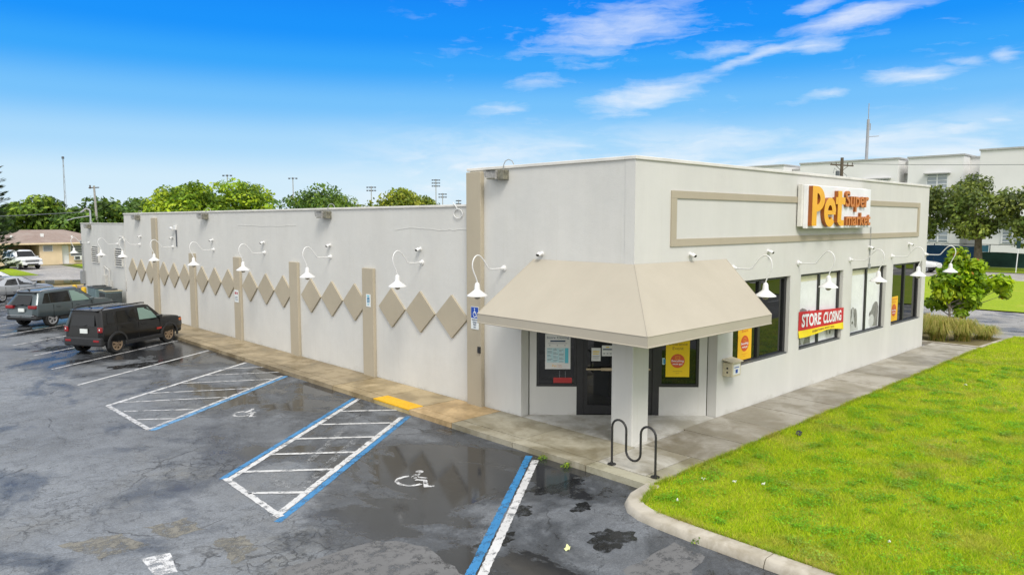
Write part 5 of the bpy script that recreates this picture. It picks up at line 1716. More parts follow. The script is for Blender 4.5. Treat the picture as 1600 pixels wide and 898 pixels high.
# --- silver sedan and white sedan
sst = [(-2.36, -2.34, .74, .46, .92, .62, .98), (-2.22, -2.2, .84, .36, .98, .70, 1.05), (-1.72, -1.70, .885, .30, 1.0, .74, 1.08), (-1.35, -.80, .90, .28, .98, .62, 1.41), (-.4, -.2, .90, .27, .95, .64, 1.46),
       (.20, .10, .90, .27, .93, .64, 1.45), (.80, .30, .90, .28, .91, .62, 1.40), (1.12, 1.1, .90, .30, .90, .76, .95), (1.95, 1.9, .88, .34, .80, .76, .86), (2.25, 2.2, .82, .38, .72, .70, .77), (2.38, 2.34, .72, .44, .60, .62, .64)]
sed = dict(cat='car', W=1.81, wb=2.75, wr=.33, ww=.21, paint='paint_silver', rim='rim_silver', spokes=7, st=sst, ws=(6, 7), rear_glass=False, rg=(3, 2), flare=False,
    windows=[(-1.24, -.30, -.78, -.26, 'car_glass'), (-.20, .78, -.16, .26, 'car_glass')], mirror=(.70, .92), handles=[(-.75, .82), (.1, .80)], seams=[-.26, .85, -1.15], seam_z=(.36, .9),
    extras=[('tail_light', [(-2.36, -2.15, -.84, -.5, .78, .93), (-2.36, -2.15, .5, .84, .78, .93)], 'tail_red', .03),
            ('headlight', [(1.98, 2.26, -.80, -.46, .60, .74), (1.98, 2.26, .46, .80, .60, .74)], 'head_lens', .04)])
car('parked_car', 'silver sedan cut by the left edge of the photo behind the blue-grey SUV', (-3.45, 44.6, 0), HD, sed, 'cars parked along the side wall')
s2 = dict(sed); s2['paint'] = 'paint_white'
car('parked_car', 'white sedan mostly out of frame behind the silver sedan', (-3.5, 51.2, 0), HD, s2, 'cars parked along the side wall')

# --- big white SUV in the carport drive
hst = [(-2.55, -2.45, .86, .50, 1.15, .70, 1.72), (-2.42, -2.30, .97, .42, 1.18, .78, 1.86), (-1.2, -1.1, 1.0, .38, 1.17, .80, 1.90), (0, 0, 1.0, .38, 1.15, .80, 1.90), (.55, .25, 1.0, .38, 1.14, .80, 1.88),
       (1.08, .55, 1.0, .40, 1.13, .78, 1.82), (1.22, 1.2, 1.0, .42, 1.13, .88, 1.19), (2.2, 2.15, .98, .46, 1.06, .90, 1.14), (2.48, 2.45, .93, .50, .98, .86, 1.05), (2.56, 2.52, .86, .52, .85, .78, .90)]
tah = dict(cat='car', W=2.0, wb=2.95, wr=.40, ww=.26, paint='paint_white', rim='rim_silver', spokes=6, st=hst, ws=(5, 6), flare=False,
    windows=[(-2.2, -1.35, -2.1, -1.3, 'car_glass'), (-1.25, -.25, -1.2, -.25, 'car_glass'), (-.12, .9, -.12, .48, 'car_glass')], mirror=(.85, 1.12), handles=[(-.9, 1.0), (.05, 1.0)], seams=[-.18, .95, -1.25], seam_z=(.5, 1.1),
    extras=[('grille', [(2.50, 2.58, -.62, .62, .90, .97), (2.50, 2.58, -.62, .62, .76, .83)], 'plastic_dark', .01),
            ('headlight', [(2.36, 2.57, -.92, -.66, .82, .99), (2.36, 2.57, .66, .92, .82, .99)], 'head_lens', .03),
            ('front_bumper', [(2.42, 2.66, -.92, .92, .46, .72)], 'paint_white', .05),
            ('air_intake', [(2.655, 2.672, -.50, .50, .48, .60)], 'black_hole', .0)])
car('parked_car', 'big white SUV facing out of the carport of the peach house', (3.25, 79.6, 0), R(-80), tah)
wst = dict(tig); wst['paint'] = 'paint_white'; wst['windows'] = [(a, b, c, d, 'car_glass') for a, b, c, d, g in tig['windows']]
car('parked_car', 'white crossover on the cross street beyond the front corner of the store', (64.2, 15.15, 0), R(-90), wst)

# ================================================================== YARD EQUIPMENT
def ac_unit(label, x0, x1, y0, y1, h, style):
    t_ = thing('air_conditioner', label, 'air conditioner', ((x0 + x1) / 2, (y0 + y1) / 2, 0), 0, 'air conditioners by the rear wing')
    o = ((x0 + x1) / 2, (y0 + y1) / 2, 0)
    MB().box(x0 - .08, x1 + .08, y0 - .08, y1 + .08, 0, .10).build('pad', 'kerb_concrete', t_, o)
    MB().box(x0, x1, y0, y1, .10, h - .05).build('casing', 'ac_grey', t_, o, bevel=.02)
    mb = MB()
    if style:       # vertical louvred ribs
        for k in range(14):
            f = (k + .5) / 14
            mb.box(x0 - .012, x0 - .001, y0 + (y1 - y0) * f - .02, y0 + (y1 - y0) * f + .02, .16, h - .12)
            mb.box(x0 + (x1 - x0) * f - .02, x0 + (x1 - x0) * f + .02, y0 - .012, y0 - .001, .16, h - .12)
        mb.build('grille', 'ac_dark', t_, o)
        MB().box(x0 - .03, x1 + .03, y0 - .03, y1 + .03, h - .05, h).build('top_rim', 'ac_tan', t_, o, bevel=.02)
    else:
        for a, b in ((.2, .42), (.58, .82)):
            frect(mb, lambda u, v, w: (u, y0 - .012, v), x0 + (x1 - x0) * a, x0 + (x1 - x0) * b, h * .55, h * .68, 0)
        mb.build('label_plate', 'plate', t_, o)
        MB().box(x0 - .03, x1 + .03, y0 - .03, y1 + .03, h - .05, h).build('top_rim', 'ac_dark', t_, o, bevel=.03)
    mb = MB()
    cx_, cy_ = (x0 + x1) / 2, (y0 + y1) / 2
    mb.lathe([(0.36, h + .002), (0.36, h + .04), (0.33, h + .05)], 24, 0, Matrix.Translation((cx_, cy_, 0)))
    for k in range(8):
        a = k * math.pi / 8
        mb.tube([(cx_ - .34 * math.cos(a), cy_ - .34 * math.sin(a), h + .055), (cx_ + .34 * math.cos(a), cy_ + .34 * math.sin(a), h + .055)], .008, 4)
    mb.build('fan_guard', 'ac_dark', t_, o)
ac_unit('grey ribbed air conditioner with a tan top rim against the rear wing', -0.88, -0.06, 34.4, 35.6, 1.06, True)
ac_unit('blue-grey air conditioner with pale labels and a dark top, behind the ribbed one', -0.88, -0.06, 36.3, 38.0, 1.12, False)
for i, (x, y, lab) in enumerate(((-0.75, 39.3, 'yellow bollard nearer the air conditioners'), (-0.75, 41.4, 'yellow bollard nearer the end of the rear wing'))):
    t_ = thing('bollard', lab, 'bollard', (x, y, 0), 0, 'yellow bollards by the rear wing')
    MB().lathe([(0.14, 0), (0.14, 0.88), (0.12, 0.94), (0.05, 0.97), (0.01, 0.975)], 18).build('post', 'yellow_paint', t_, smooth=40)

# ================================================================== POLES AND MASTS
t_ = thing('service_mast', 'short grey service mast with a weatherhead on the roof of the rear wing', 'mast', (0.7, 43.0, H3))
MB().tube([(0, 0, 0), (0, 0, .85)], .05).build('post', 'steel_grey', t_)
mb = MB()
mb.tube([(0, 0, .85), (-.2, .1, .95), (-.5, .2, .7)], .05)
mb.tube([(0, 0, .5), (-.8, .3, .35), (-1.2, .5, .2)], .025)
mb.build('weatherhead', 'steel_grey', t_)
def wire(a, b, sag, label):
    a, b = Vector(a), Vector(b)
    P = [a.lerp(b, k / 14) - Vector((0, 0, sag * 4 * (k / 14) * (1 - k / 14))) for k in range(15)]
    tag(MB().tube(P, 0.022, 5).build('power_line', 'steel_dark'), label, 'power line')
wire((0.5, 43.1, 5.4), (-34, 62, 6.2), 0.9, 'thin service wire crossing in front of the trees behind the peach house')
t_ = thing('utility_pole', 'leaning concrete utility pole with a crossarm among the trees behind the peach house', 'utility pole', (14.35, 95, 0))
MB().tube([(0, 0, 0), (-.28, 0, 9.3)], [.19, .12], 8).build('post', 'concrete_pole', t_)
mb = MB()
mb.tube([(-.9, 0, 9.0), (.3, 0, 9.1)], .07, 6)
mb.tube([(-.75, -.1, 8.9), (-.75, -.1, 9.35)], .09, 6)
mb.build('crossarm', 'wood_pole', t_)
t_ = thing('utility_pole', 'dark wooden utility pole with a crossarm rising behind the front parapet', 'utility pole', (60, 20.5, 0))
MB().tube([(0, 0, 0), (0, 0, 10.9)], [.19, .15], 8).build('post', 'wood_pole', t_)
ca = Vector((0.7234, -0.6904, 0))
mb = MB()
mb.tube([-ca * 1.1 + Vector((0, 0, 10.25)), ca * 1.1 + Vector((0, 0, 10.12))], .075, 6)
mb.tube([-ca * .6 + Vector((0, 0, 10.18)), Vector((0, 0, 9.6)), ca * .6 + Vector((0, 0, 10.1))], .03, 5)
for f in (-1.0, -.55, .55, 1.0):
    mb.tube([ca * f + Vector((0, 0, 10.2)), ca * f + Vector((0, 0, 10.42))], .045, 6)
mb.build('crossarm', 'wood_pole', t_)
mb = MB()
mb.lathe([(.16, 9.0), (.18, 9.1), (.18, 9.6), (.1, 9.65)], 10, 0, Matrix.Translation(tuple(-ca * .38)))
mb.tube([-ca * .38 + Vector((0, 0, 9.6)), -ca * .7 + Vector((0, 0, 9.9)), -ca * .8 + Vector((0, 0, 9.4))], .02, 5)
mb.tube([ca * .1 + Vector((0, 0, 9.5)), ca * .5 + Vector((0, 0, 9.2)), ca * .45 + Vector((0, 0, 8.9))], .02, 5)
mb.build('transformer', 'steel_dark', t_)
wire((60.8, 19.8, 10.3), (52, -60, 10.0), 1.5, 'thin power line running right from the dark wooden pole')
t_ = thing('radio_mast', 'tall grey monopole mast with a whip antenna behind the school building', 'mast', (105, 35.4, 0))
MB().tube([(0, 0, 0), (0.0, -.15, 20.2)], [.30, .20], 12).build('post', 'steel_grey', t_, smooth=60)
mb = MB()
mb.tube([(0, -.15, 20.2), (0, -.15, 22.6)], .06, 6)
mb.tube([(0, -.2, 17.6), (1.0, -1.4, 17.7)], .06, 6)
mb.tube([(0.2, -.4, 18.6), (.2, -.4, 19.6)], .07, 6)
mb.build('antenna', 'steel_grey', t_)
t_ = thing('radio_mast', 'thin pale lattice mast far behind the trees on the left', 'mast', (33.9, 200, 0))
mb = MB()
for k in range(3):
    a = k * 2.094
    mb.tube([(.35 * math.cos(a), .35 * math.sin(a), 0), (.10 * math.cos(a), .10 * math.sin(a), 20.4)], .045, 5)
for k in range(16):
    f, g = k / 16, (k + 1) / 16
    a, b = k * 2.094, (k + 1) * 2.094
    mb.tube([((.35 - .25 * f) * math.cos(a), (.35 - .25 * f) * math.sin(a), 20.4 * f), ((.35 - .25 * g) * math.cos(b), (.35 - .25 * g) * math.sin(b), 20.4 * g)], .03, 4)
mb.build('lattice', 'steel_grey', t_)
MB().lathe([(.3, 20.2), (.3, 20.7), (.1, 20.8)], 10).build('beacon', 'steel_dark', t_)
def light_tower(x, y, z, tiers, w_, label):
    t_ = thing('floodlight_tower', label, 'light tower', (x, y, 0), 0, 'sports floodlight towers on the horizon')
    MB().tube([(0, 0, 0), (0, 0, z + .3)], [.22, .12], 8).build('post', 'concrete_pole', t_)
    for k in range(tiers):
        zz = z - k * 1.05
        mb = MB()
        mb.tube([-ca * w_ + Vector((0, 0, zz)), ca * w_ + Vector((0, 0, zz))], .06, 5)
        m_ = 4 if tiers > 1 else 3
        for i in range(m_):
            f = -1 + 2 * i / (m_ - 1)
            p = ca * w_ * f + Vector((0, 0, zz - .1))
            mb.box(p.x - .22, p.x + .22, p.y - .22, p.y + .22, p.z - .18, p.z + .22)
        mb.build('lamp_bar', 'steel_dark', t_)
light_tower(74.8, 200, 17.9, 1, 1.1, 'far floodlight pole above the bright green trees')
light_tower(95.0, 200, 17.9, 1, 1.1, 'far floodlight pole above the darker rounded tree')
light_tower(122.9, 200, 16.1, 2, 1.3, 'far floodlight pole just left of the last olive-green tree')
light_tower(149.9, 200, 19.5, 3, 1.2, 'tallest far floodlight pole, beside the raised front block')
light_tower(152.9, 200, 14.6, 2, 1.2, 'shorter far floodlight pole right of the tallest one')
light_tower(160.3, 200, 12.4, 2, 0.7, 'smallest far floodlight pole, touching the raised front block')

# ================================================================== HOUSE
hs = thing('house', 'peach bungalow with a brown hipped roof and a carport', 'house', (7, 85, 0))
HO = (7, 85, 0)
def hb(name, mat, boxes, parent=None, bev=0):
    mb = MB()
    for b in boxes: mb.box(*b)
    return mb.build(name, mat, parent or hs, HO, bevel=bev)
hb('wall', 'house_wall', [(5.85, 8.02, 85, 85.2, 0, 2.45), (8.0, 13.4, 85.5, 85.7, 0, 2.45), (8.0, 8.02, 85.2, 85.5, 0, 2.45), (13.2, 13.4, 85.7, 93, 0, 2.45), (5.85, 6.05, 85.2, 93, 0, 2.45), (2.35, 2.6, 85, 93, 0, 2.45), (2.6, 13.2, 92.8, 93, 0, 2.45)])
hb('carport_back', 'house_shade', [(2.6, 5.85, 90.0, 90.2, 0, 2.45)])
hb('lintel', 'house_wall', [(2.6, 5.85, 85, 85.2, 2.22, 2.45)])
mb = MB()
rx0, rx1, ry0, ry1, rz0, rz1 = 1.9, 14.0, 84.4, 93.6, 2.42, 3.85
mb.add([(rx0, ry0, rz0), (rx1, ry0, rz0), (rx1, ry1, rz0), (rx0, ry1, rz0), (rx0 + 2.6, 88.5, rz1), (rx1 - 5.0, 88.5, rz1)],
       [(0, 1, 5, 4), (1, 2, 5), (2, 3, 4, 5), (3, 0, 4), (3, 2, 1, 0)])
rf = mb.build('roof', 'shingle', hs, HO)
hb('fascia', 'house_wall', [(rx0, rx1, ry0 - .03, ry0 - .002, 2.30, 2.46), (rx0 - .03, rx0 - .002, ry0, ry1, 2.30, 2.46)])
for v_ in ((3.4, 3.6, 86, 86.2, 2.9, 3.3), (6.3, 6.6, 86.3, 86.6, 3.1, 3.45), (9.2, 9.35, 86, 86.15, 2.9, 3.2)):
    hb('vent_pipe', 'house_white', [v_], rf)
for x0, x1, z0, z1, y, lab in ((6.24, 7.08, 1.55, 2.12, 85, 0), (9.0, 10.3, 0.95, 2.05, 85.5, 0)):
    w = hb('window', 'house_white', [(x0 - .05, x1 + .05, y - .03, y - .001, z0 - .05, z0), (x0 - .05, x1 + .05, y - .03, y - .001, z1, z1 + .05), (x0 - .05, x0, y - .03, y - .001, z0, z1), (x1, x1 + .05, y - .03, y - .001, z0, z1)])
    MB().quad((x0, y - .01, z0), (x1, y - .01, z0), (x1, y - .01, z1), (x0, y - .01, z1)).build('pane', 'house_glass', w, HO)
    hb('glazing_bar', 'house_white', [(x0, x1, y - .025, y - .012, z0 + (z1 - z0) * f - .02, z0 + (z1 - z0) * f + .02) for f in (.25, .5, .75)], w)
d_ = hb('door', 'house_white', [(8.05, 8.75, 85.42, 85.497, 0.08, 2.15)])
hb('handle', 'steel_grey', [(8.64, 8.69, 85.38, 85.42, 1.0, 1.1)], d_)
ac = hb('window_unit', 'house_white', [(9.25, 10.0, 85.2, 85.497, 0.45, 0.92)])
hb('grille', 'louvre_dark', [(9.32, 9.8, 85.19, 85.199, 0.52, 0.85)], ac)
hb('step', 'kerb_concrete', [(7.7, 9.0, 84.6, 85.49, 0, 0.08)])

# ================================================================== SCHOOL-LIKE WHITE BLOCK
sc = thing('school_building', 'large white flat-roofed building behind the oaks on the right', 'building', (100, 25, 0))
SO = (100, 25, 0)
def sb(name, mat, x0, x1, y0, y1, z0, z1, parent=None):
    return MB().box(x0, x1, y0, y1, z0, z1).build(name, mat, parent or sc, SO)
segs = [(100, 46.0, 62, 13.6), (100.0, 29.0, 43.3, 13.62), (100.0, 20.8, 27.7, 13.6), (97.5, -20, 18.3, 13.85)]
for x0, y0, y1, z in segs:
    w = sb('wall', 'school_wall', x0, x0 + 14, y0, y1, 0, z)
    sb('parapet_cap', 'school_trim', x0 - .15, x0 + 14, y0 - .12, y1 + .12, z + .002, z + .22, w)
for y0, y1, z in ((43.3, 46.0, 13.0), (27.7, 29.0, 13.2), (18.3, 20.8, 13.4)):
    w = sb('recess_wall', 'school_wall', 103, 114, y0 + .01, y1 - .01, 0, z)
    sb('parapet_cap', 'school_trim', 102.85, 114, y0 + .01, y1 - .01, z + .002, z + .22, w)
def swin(x, y0, y1, z0, z1, n_):
    w = sb('window', 'school_glass', x - .05, x - .002, y0, y1, z0, z1)
    for k in range(n_ + 1):
        y = y0 + (y1 - y0) * k / n_
        sb('mullion', 'house_white', x - .12, x - .052, y - .09, y + .09, z0, z1, w)
    sb('hood', 'school_trim', x - .7, x - .002, y0 - .3, y1 + .3, z1 + .05, z1 + .2, w)
    for k in range(5):
        z = z0 + (z1 - z0) * (k + .5) / 5
        sb('louvre', 'house_white', x - .10, x - .054, y0 + .1, y1 - .1, z - .05, z + .05, w)
swin(100, 30.2, 33.4, 9.2, 10.8, 4)
swin(100, 22.6, 25.2, 8.5, 11.2, 2)
swin(103, 18.6, 20.4, 9.3, 11.0, 2)
swin(103, 27.85, 28.85, 10.8, 11.5, 1)
for y in (3, 8, 13):
    swin(97.5, y, y + 2.4, 2.0, 4.2, 2)
swin(100, 22.2, 26.0, 2.0, 5.0, 3)

# ---- chain-link fence with windscreen
fn = thing('fence', 'chain-link fence with dark green and blue windscreen beyond the cross street', 'fence', (76, 10, 0))
FO = (76, 10, 0)
for k in range(16):
    y = -30 + k * 5.2
    MB().tube([(76, y, 0), (76, y, 2.45)], .05, 7).build('post', 'steel_dark', fn, FO)
MB().tube([(76, -30, 2.42), (76, 48, 2.42)], .035, 6).build('top_rail', 'steel_dark', fn, FO)
def mesh_panel(name, mat, y0, y1, z0, z1):
    n_ = max(4, int((y1 - y0) / .5))
    vs = [(76.0 - .07 - .05 * math.sin(i * 1.3) * math.sin(j * 2.1), y0 + (y1 - y0) * i / n_, z0 + (z1 - z0) * j / 3 - .04 * math.sin(i * .6) * (j == 3)) for j in range(4) for i in range(n_ + 1)]
    mb = MB().add(vs, [(j * (n_ + 1) + i, j * (n_ + 1) + i + 1, (j + 1) * (n_ + 1) + i + 1, (j + 1) * (n_ + 1) + i) for j in range(3) for i in range(n_)])
    return mb.build(name, mat, fn, FO, smooth=60)
mesh_panel('windscreen', 'fence_green', -30, 12.4, .12, 1.62)
mesh_panel('windscreen', 'fence_blue', 12.45, 22, .12, 2.22)
mesh_panel('windscreen', 'fence_blue', 22.05, 48, .12, 2.30)
mesh_panel('blue_panel', 'fence_lightblue', 11.7, 12.4, 1.65, 2.36)
t_ = thing('street_sign', 'small sign on a white post at the edge of the cross street', 'street sign', (68.9, 7.75, 0))
MB().tube([(0, 0, 0), (.02, -.12, 3.0)], .045, 7).build('post', 'house_white', t_)
MB().box(-.03, -.005, -.26, .06, 2.3, 3.0).build('plate', 'fence_green', t_)

# ================================================================== TREES
def leaf_cloud(centres, radii, nleaf, size, pal, rng, flat=1.0, up=0.35, shell=0.55):
    """leaf faces scattered through ellipsoid clumps"""
    C, Rr = np.array(centres, float), np.array(radii, float)
    wts = (Rr ** 2).prod(1) ** .5
    wts = (Rr[:, 0] * Rr[:, 2]); wts = wts / wts.sum()
    idx = rng.choice(len(C), nleaf, p=wts)
    dvec = rng.normal(size=(nleaf, 3)); dvec /= np.linalg.norm(dvec, axis=1)[:, None]
    rad = rng.uniform(shell, 1.05, nleaf) ** 0.8
    P = C[idx] + dvec * rad[:, None] * Rr[idx] 
    nrm = dvec * 0.8 + rng.normal(0, .55, (nleaf, 3)) + np.array([0, 0, up])
    nrm /= np.linalg.norm(nrm, axis=1)[:, None]
    a = np.cross(nrm, rng.normal(size=(nleaf, 3))); a /= np.linalg.norm(a, axis=1)[:, None]
    b = np.cross(nrm, a)
    s = rng.uniform(.6, 1.25, nleaf)[:, None] * size
    V = np.stack([P - a * s, P + b * s * .55 + nrm * s * .12, P + a * s, P - b * s * .55 + nrm * s * .12], 1)
    pal = np.array(pal)
    bt = rng.uniform(.72, 1.28, len(C))
    hue = rng.integers(0, len(pal), len(C))
    pick = np.where(rng.random(nleaf) < .6, hue[idx], rng.integers(0, len(pal), nleaf))
    tn = pal[pick] * (bt[idx] * rng.uniform(.7, 1.3, nleaf))[:, None]
    return V.reshape(-1, 3), np.repeat(tn, 4, 0)

GB = [[0.1725, 0.2875, 0.023], [0.276, 0.4025, 0.023], [0.391, 0.4945, 0.0276], [0.1265, 0.23, 0.0276]]        # bright
GD = [[0.077, 0.1539, 0.0308], [0.1154, 0.2052, 0.0308], [0.1667, 0.2693, 0.0359], [0.0641, 0.1154, 0.0308]]     # dark
GM = [[0.099, 0.187, 0.0308], [0.154, 0.253, 0.0264], [0.22, 0.308, 0.0308], [0.077, 0.143, 0.0308]]
GO = [[0.187, 0.253, 0.0264], [0.264, 0.319, 0.0308], [0.352, 0.374, 0.0352], [0.132, 0.187, 0.0264]]         # olive
GK = [[0.1125, 0.1688, 0.035], [0.1688, 0.225, 0.0375], [0.2375, 0.2812, 0.05], [0.1, 0.1375, 0.0375]]        # oak
def tree(name, label, x, y, h, rx, zc, rz, nb, nl, ls, pal, seed, group=None, bark='bark', tr=.22, cat='tree', blob=.42, ry=None):
    rg = np.random.default_rng(seed)
    t_ = thing(name, label, cat, (x, y, 0), 0, group)
    ry = ry or rx
    cs, rs = [], []
    for k in range(nb):
        v = rg.normal(size=3); v /= np.linalg.norm(v)
        q = rg.uniform(.30, 1.12) ** .6
        c = np.array([v[0] * rx * q * .78, v[1] * ry * q * .78, zc + v[2] * rz * q * .86])
        r_ = blob * rx * rg.uniform(.38, 1.0)
        cs.append(c); rs.append((r_, r_, r_ * rg.uniform(.5, .75)))
    V, T = leaf_cloud(cs, rs, nl, ls, pal, rg)
    V = V[:, :]; 
    mb = MB()
    fork = max(.8, zc - rz * .75)
    mb.tube([(0, 0, -.05), (.04, .02, fork * .5), (-.05, .05, fork), (.03, 0, zc)], [tr * 1.25, tr, tr * .8, tr * .3], 9)
    for k in range(min(nb, 16)):
        c = cs[k]
        p0 = Vector((-.05, .05, fork * rg.uniform(.8, 1.1)))
        p2 = Vector(c)
        p1 = p0.lerp(p2, .5) + Vector((0, 0, -.1 * rz))
        mb.tube([p0, p1, p2], [tr * .5, tr * .32, tr * .08], 6)
    mb.build('trunk', bark, t_, smooth=60)
    tri_mesh('crown', V, np.arange(len(V)).reshape(-1, 4), T, 'leaf', t_)
    return t_

TG = 'trees behind the store and the house'
TR = [  # x, y, height of crown centre etc
 ('dark tree right behind the peach house, at the left edge', 2.0, 101, 8.2, 4.6, 4.6, 3.3, 34, 4200, .34, GD),
 ('mid-green tree behind the house roof ridge', 9.0, 103, 8.5, 4.4, 4.9, 3.4, 34, 4200, .34, GM),
 ('dark shaded tree low behind the right end of the peach house', 13.2, 97, 6.6, 3.6, 3.6, 2.8, 26, 3200, .32, GD),
 ('light green tree around the leaning utility pole', 17.5, 104, 8.3, 4.5, 4.7, 3.3, 34, 4200, .34, GM),
 ('flat-topped green tree between the utility pole and the bright trees', 24.5, 112, 8.8, 5.0, 5.0, 3.2, 36, 4200, .36, GM),
 ('bright green tree above the tall far pilaster, left one of the bright group', 21.4, 84, 9.6, 4.7, 6.2, 3.6, 46, 6800, .28, GB),
 ('bright green tree with the palm at its right side', 28.3, 85.5, 9.9, 4.6, 6.3, 3.7, 46, 6800, .28, GB),
 ('bright green tree filling the dip between the two taller bright ones', 25.2, 89, 9.0, 4.2, 5.6, 3.2, 34, 4600, .28, GB),
 ('dark rounded tree behind the floodlight on the long parapet', 54.5, 111, 10.9, 8.0, 6.6, 4.1, 54, 7600, .36, GM),
 ('low yellow-green tree between the dark rounded tree and the olive one', 61.5, 110, 9.0, 4.8, 5.6, 3.0, 28, 3600, .36, GO),
 ('olive-green rounded tree nearest the raised front block', 71.8, 110, 11.2, 6.0, 6.9, 4.2, 46, 5600, .38, GO),
 ('mid-green tree between the thin lattice mast and the leaning utility pole', 12.4, 104, 8.3, 3.6, 4.8, 3.2, 28, 3800, .32, GM),
 ('low dark tree at the base of the tallest floodlight pole', 80.0, 113, 8.6, 3.2, 5.2, 2.6, 22, 2200, .36, GM),
 ('dark tree seen in the gap right of the palm', 43.5, 122, 8.4, 4.6, 5.0, 3.0, 26, 3000, .38, GM)]
for i, (lab, x, y, h, rx, zc, rz, nb, nl, ls, pal) in enumerate(TR):
    tree('broadleaf_tree', lab, x, y, h, rx * 1.08, zc, rz, int(nb * 1.35), int(nl * 1.15), ls, pal, 100 + i, TG, tr=.26)
tag(tree('broadleaf_tree', 'dark green tree far behind at the left, showing above the house', -4.5, 108, 8.0, 4.6, 4.6, 3.2, 30, 3600, .36, GD, 131, TG), None, None)

# street oaks in front of the school
OG = 'street oaks along the cross street'
tree('oak_tree', 'leftmost street oak, half hidden by the front corner of the store', 71.5, 17.4, 9.0, 4.1, 5.6, 3.4, 44, 5200, .22, GK, 201, OG, tr=.30)
tree('oak_tree', 'middle street oak with its whole trunk showing above the small tree', 71.8, 11.6, 9.4, 4.5, 5.9, 3.3, 50, 6200, .21, GK, 202, OG, tr=.36)
tree('oak_tree', 'rightmost street oak, cut by the right edge of the photo', 71.8, 6.9, 8.6, 3.8, 5.5, 3.0, 42, 5000, .22, GK, 203, OG, tr=.36)
# trees over the front street, seen only mirrored in the shop windows
for k, x in enumerate((14, 24, 34, 46)):
    tree('broadleaf_tree', ['dense tree across the front street, nearest of its row', 'dense tree across the front street, second of its row', 'dense tree across the front street, third of its row', 'dense tree across the front street, farthest of its row'][k],
         x, -30 - k, 9, 5.0, 5.4, 4.0, 26, 2600, .42, GD, 300 + k, 'trees across the front street', tr=.3)

# young round-leaved tree at the corner bed
t_ = thing('young_tree', 'small bright green tree with large round leaves in the bed at the front corner', 'tree', (24.5, 0.9, 0))
lob = [(.5, 3.35, .42), (.25, 2.95, .50), (.8, 2.85, .45), (-.15, 2.45, .62), (-.6, 2.15, .50), (.55, 2.35, .60), (1.15, 2.40, .55), (1.75, 2.15, .50), (2.2, 1.85, .38), (2.65, 1.50, .26), (1.45, 1.85, .48),
       (.0, 1.75, .60), (-.65, 1.60, .45), (.7, 1.65, .55), (.25, 1.15, .55), (-.35, 1.10, .45), (.95, 1.15, .45), (.15, .75, .30), (.85, .80, .28), (-.85, 2.0, .30)]
rg = np.random.default_rng(77)
cs, rs = [], []
for (r_, z, s_) in lob:
    c = ca * r_ + Vector((0.6904, 0.7234, 0)) * rg.uniform(-.7, .7)
    cs.append((c.x, c.y, z)); rs.append((s_ * 1.02, s_ * 1.02, s_ * .72))
V, T = leaf_cloud(cs, rs, 4000, .145, [[.22, .36, .010], [.32, .46, .010], [.44, .54, .016], [.13, .25, .012], [.26, .40, .012]], rg, up=.5, shell=.35)
hot = rg.random(4000) < .014
T = T.reshape(-1, 4, 3); T[hot] = [.42, .20, .015]; T = T.reshape(-1, 3)
tri_mesh('crown', V, np.arange(len(V)).reshape(-1, 4), T, 'leaf', t_)
mb = MB()
mb.tube([(0, 0, 0), (.02, .02, .5), (.0, .05, 1.0), (.1, .0, 2.0), (.3, -.2, 3.2)], [.065, .05, .045, .03, .012], 8)
for c in cs[:18]:
    p2 = Vector(c)
    p0 = Vector((0.02, 0.02, max(.5, c[2] * .55)))
    mb.tube([p0, p0.lerp(p2, .55) + Vector((0, 0, -.06)), p2], [.028, .018, .006], 5)
mb.build('trunk', 'bark_pale', t_, smooth=60)

# fountain grasses in the bed
def grass_clump(label, x, y, rad, h, n_, seed):
    rg = np.random.default_rng(seed)
    a = rg.uniform(0, 2 * np.pi, n_)
    L = rg.uniform(.55, 1.0, n_)
    r1 = L * rad; hh = h * rg.uniform(.6, 1.1, n_)
    base = rg.normal(0, .10, (n_, 2))
    dx, dy = np.cos(a), np.sin(a)
    wv = .011
    V = []
    for j, (fr_, fz) in enumerate(((0, 0), (.25, .62), (.62, 1.0), (1.0, .55))):
        w_ = wv * (1 - .28 * j)
        px = base[:, 0] + dx * r1 * fr_; py = base[:, 1] + dy * r1 * fr_; pz = hh * fz
        V.append(np.stack([px - dy * w_, py + dx * w_, pz], 1)); V.append(np.stack([px + dy * w_, py - dx * w_, pz], 1))
    V = np.stack(V, 1)
    F = []
    for j in range(3):
        F.append(np.stack([np.arange(n_) * 8 + 2 * j, np.arange(n_) * 8 + 2 * j + 1, np.arange(n_) * 8 + 2 * j + 3, np.arange(n_) * 8 + 2 * j + 2], 1))
    F = np.concatenate(F)
    pal = np.array([[.34, .36, .06], [.46, .42, .11], [.24, .30, .04], [.55, .44, .16], [.60, .42, .12]])
    tn = pal[rg.choice(5, n_, p=[.3, .25, .22, .15, .08])] * rg.uniform(.8, 1.2, (n_, 1))
    o = tri_mesh('grass_clump', V.reshape(-1, 3), F, np.repeat(tn, 8, 0), 'leaf', None, (x, y, .05))
    tag(o, label, 'ornamental grass', 'ornamental grasses in the corner bed')
grass_clump('arching ornamental grass clump against the store corner, left of the small tree', 20.6, 1.35, .80, .85, 900, 1)
grass_clump('arching ornamental grass clump at the front of the bed beneath the small tree', 20.3, 0.15, .85, .90, 1000, 2)
grass_clump('arching ornamental grass clump in the middle of the bed, right of the small tree trunk', 20.9, -.55, .85, .85, 900, 3)
grass_clump('low straw-coloured grass clump at the right end of the bed', 21.9, -1.05, .80, .55, 700, 4)
grass_clump('arching ornamental grass clump at the back of the bed', 22.0, 0.9, .85, .80, 700, 5)

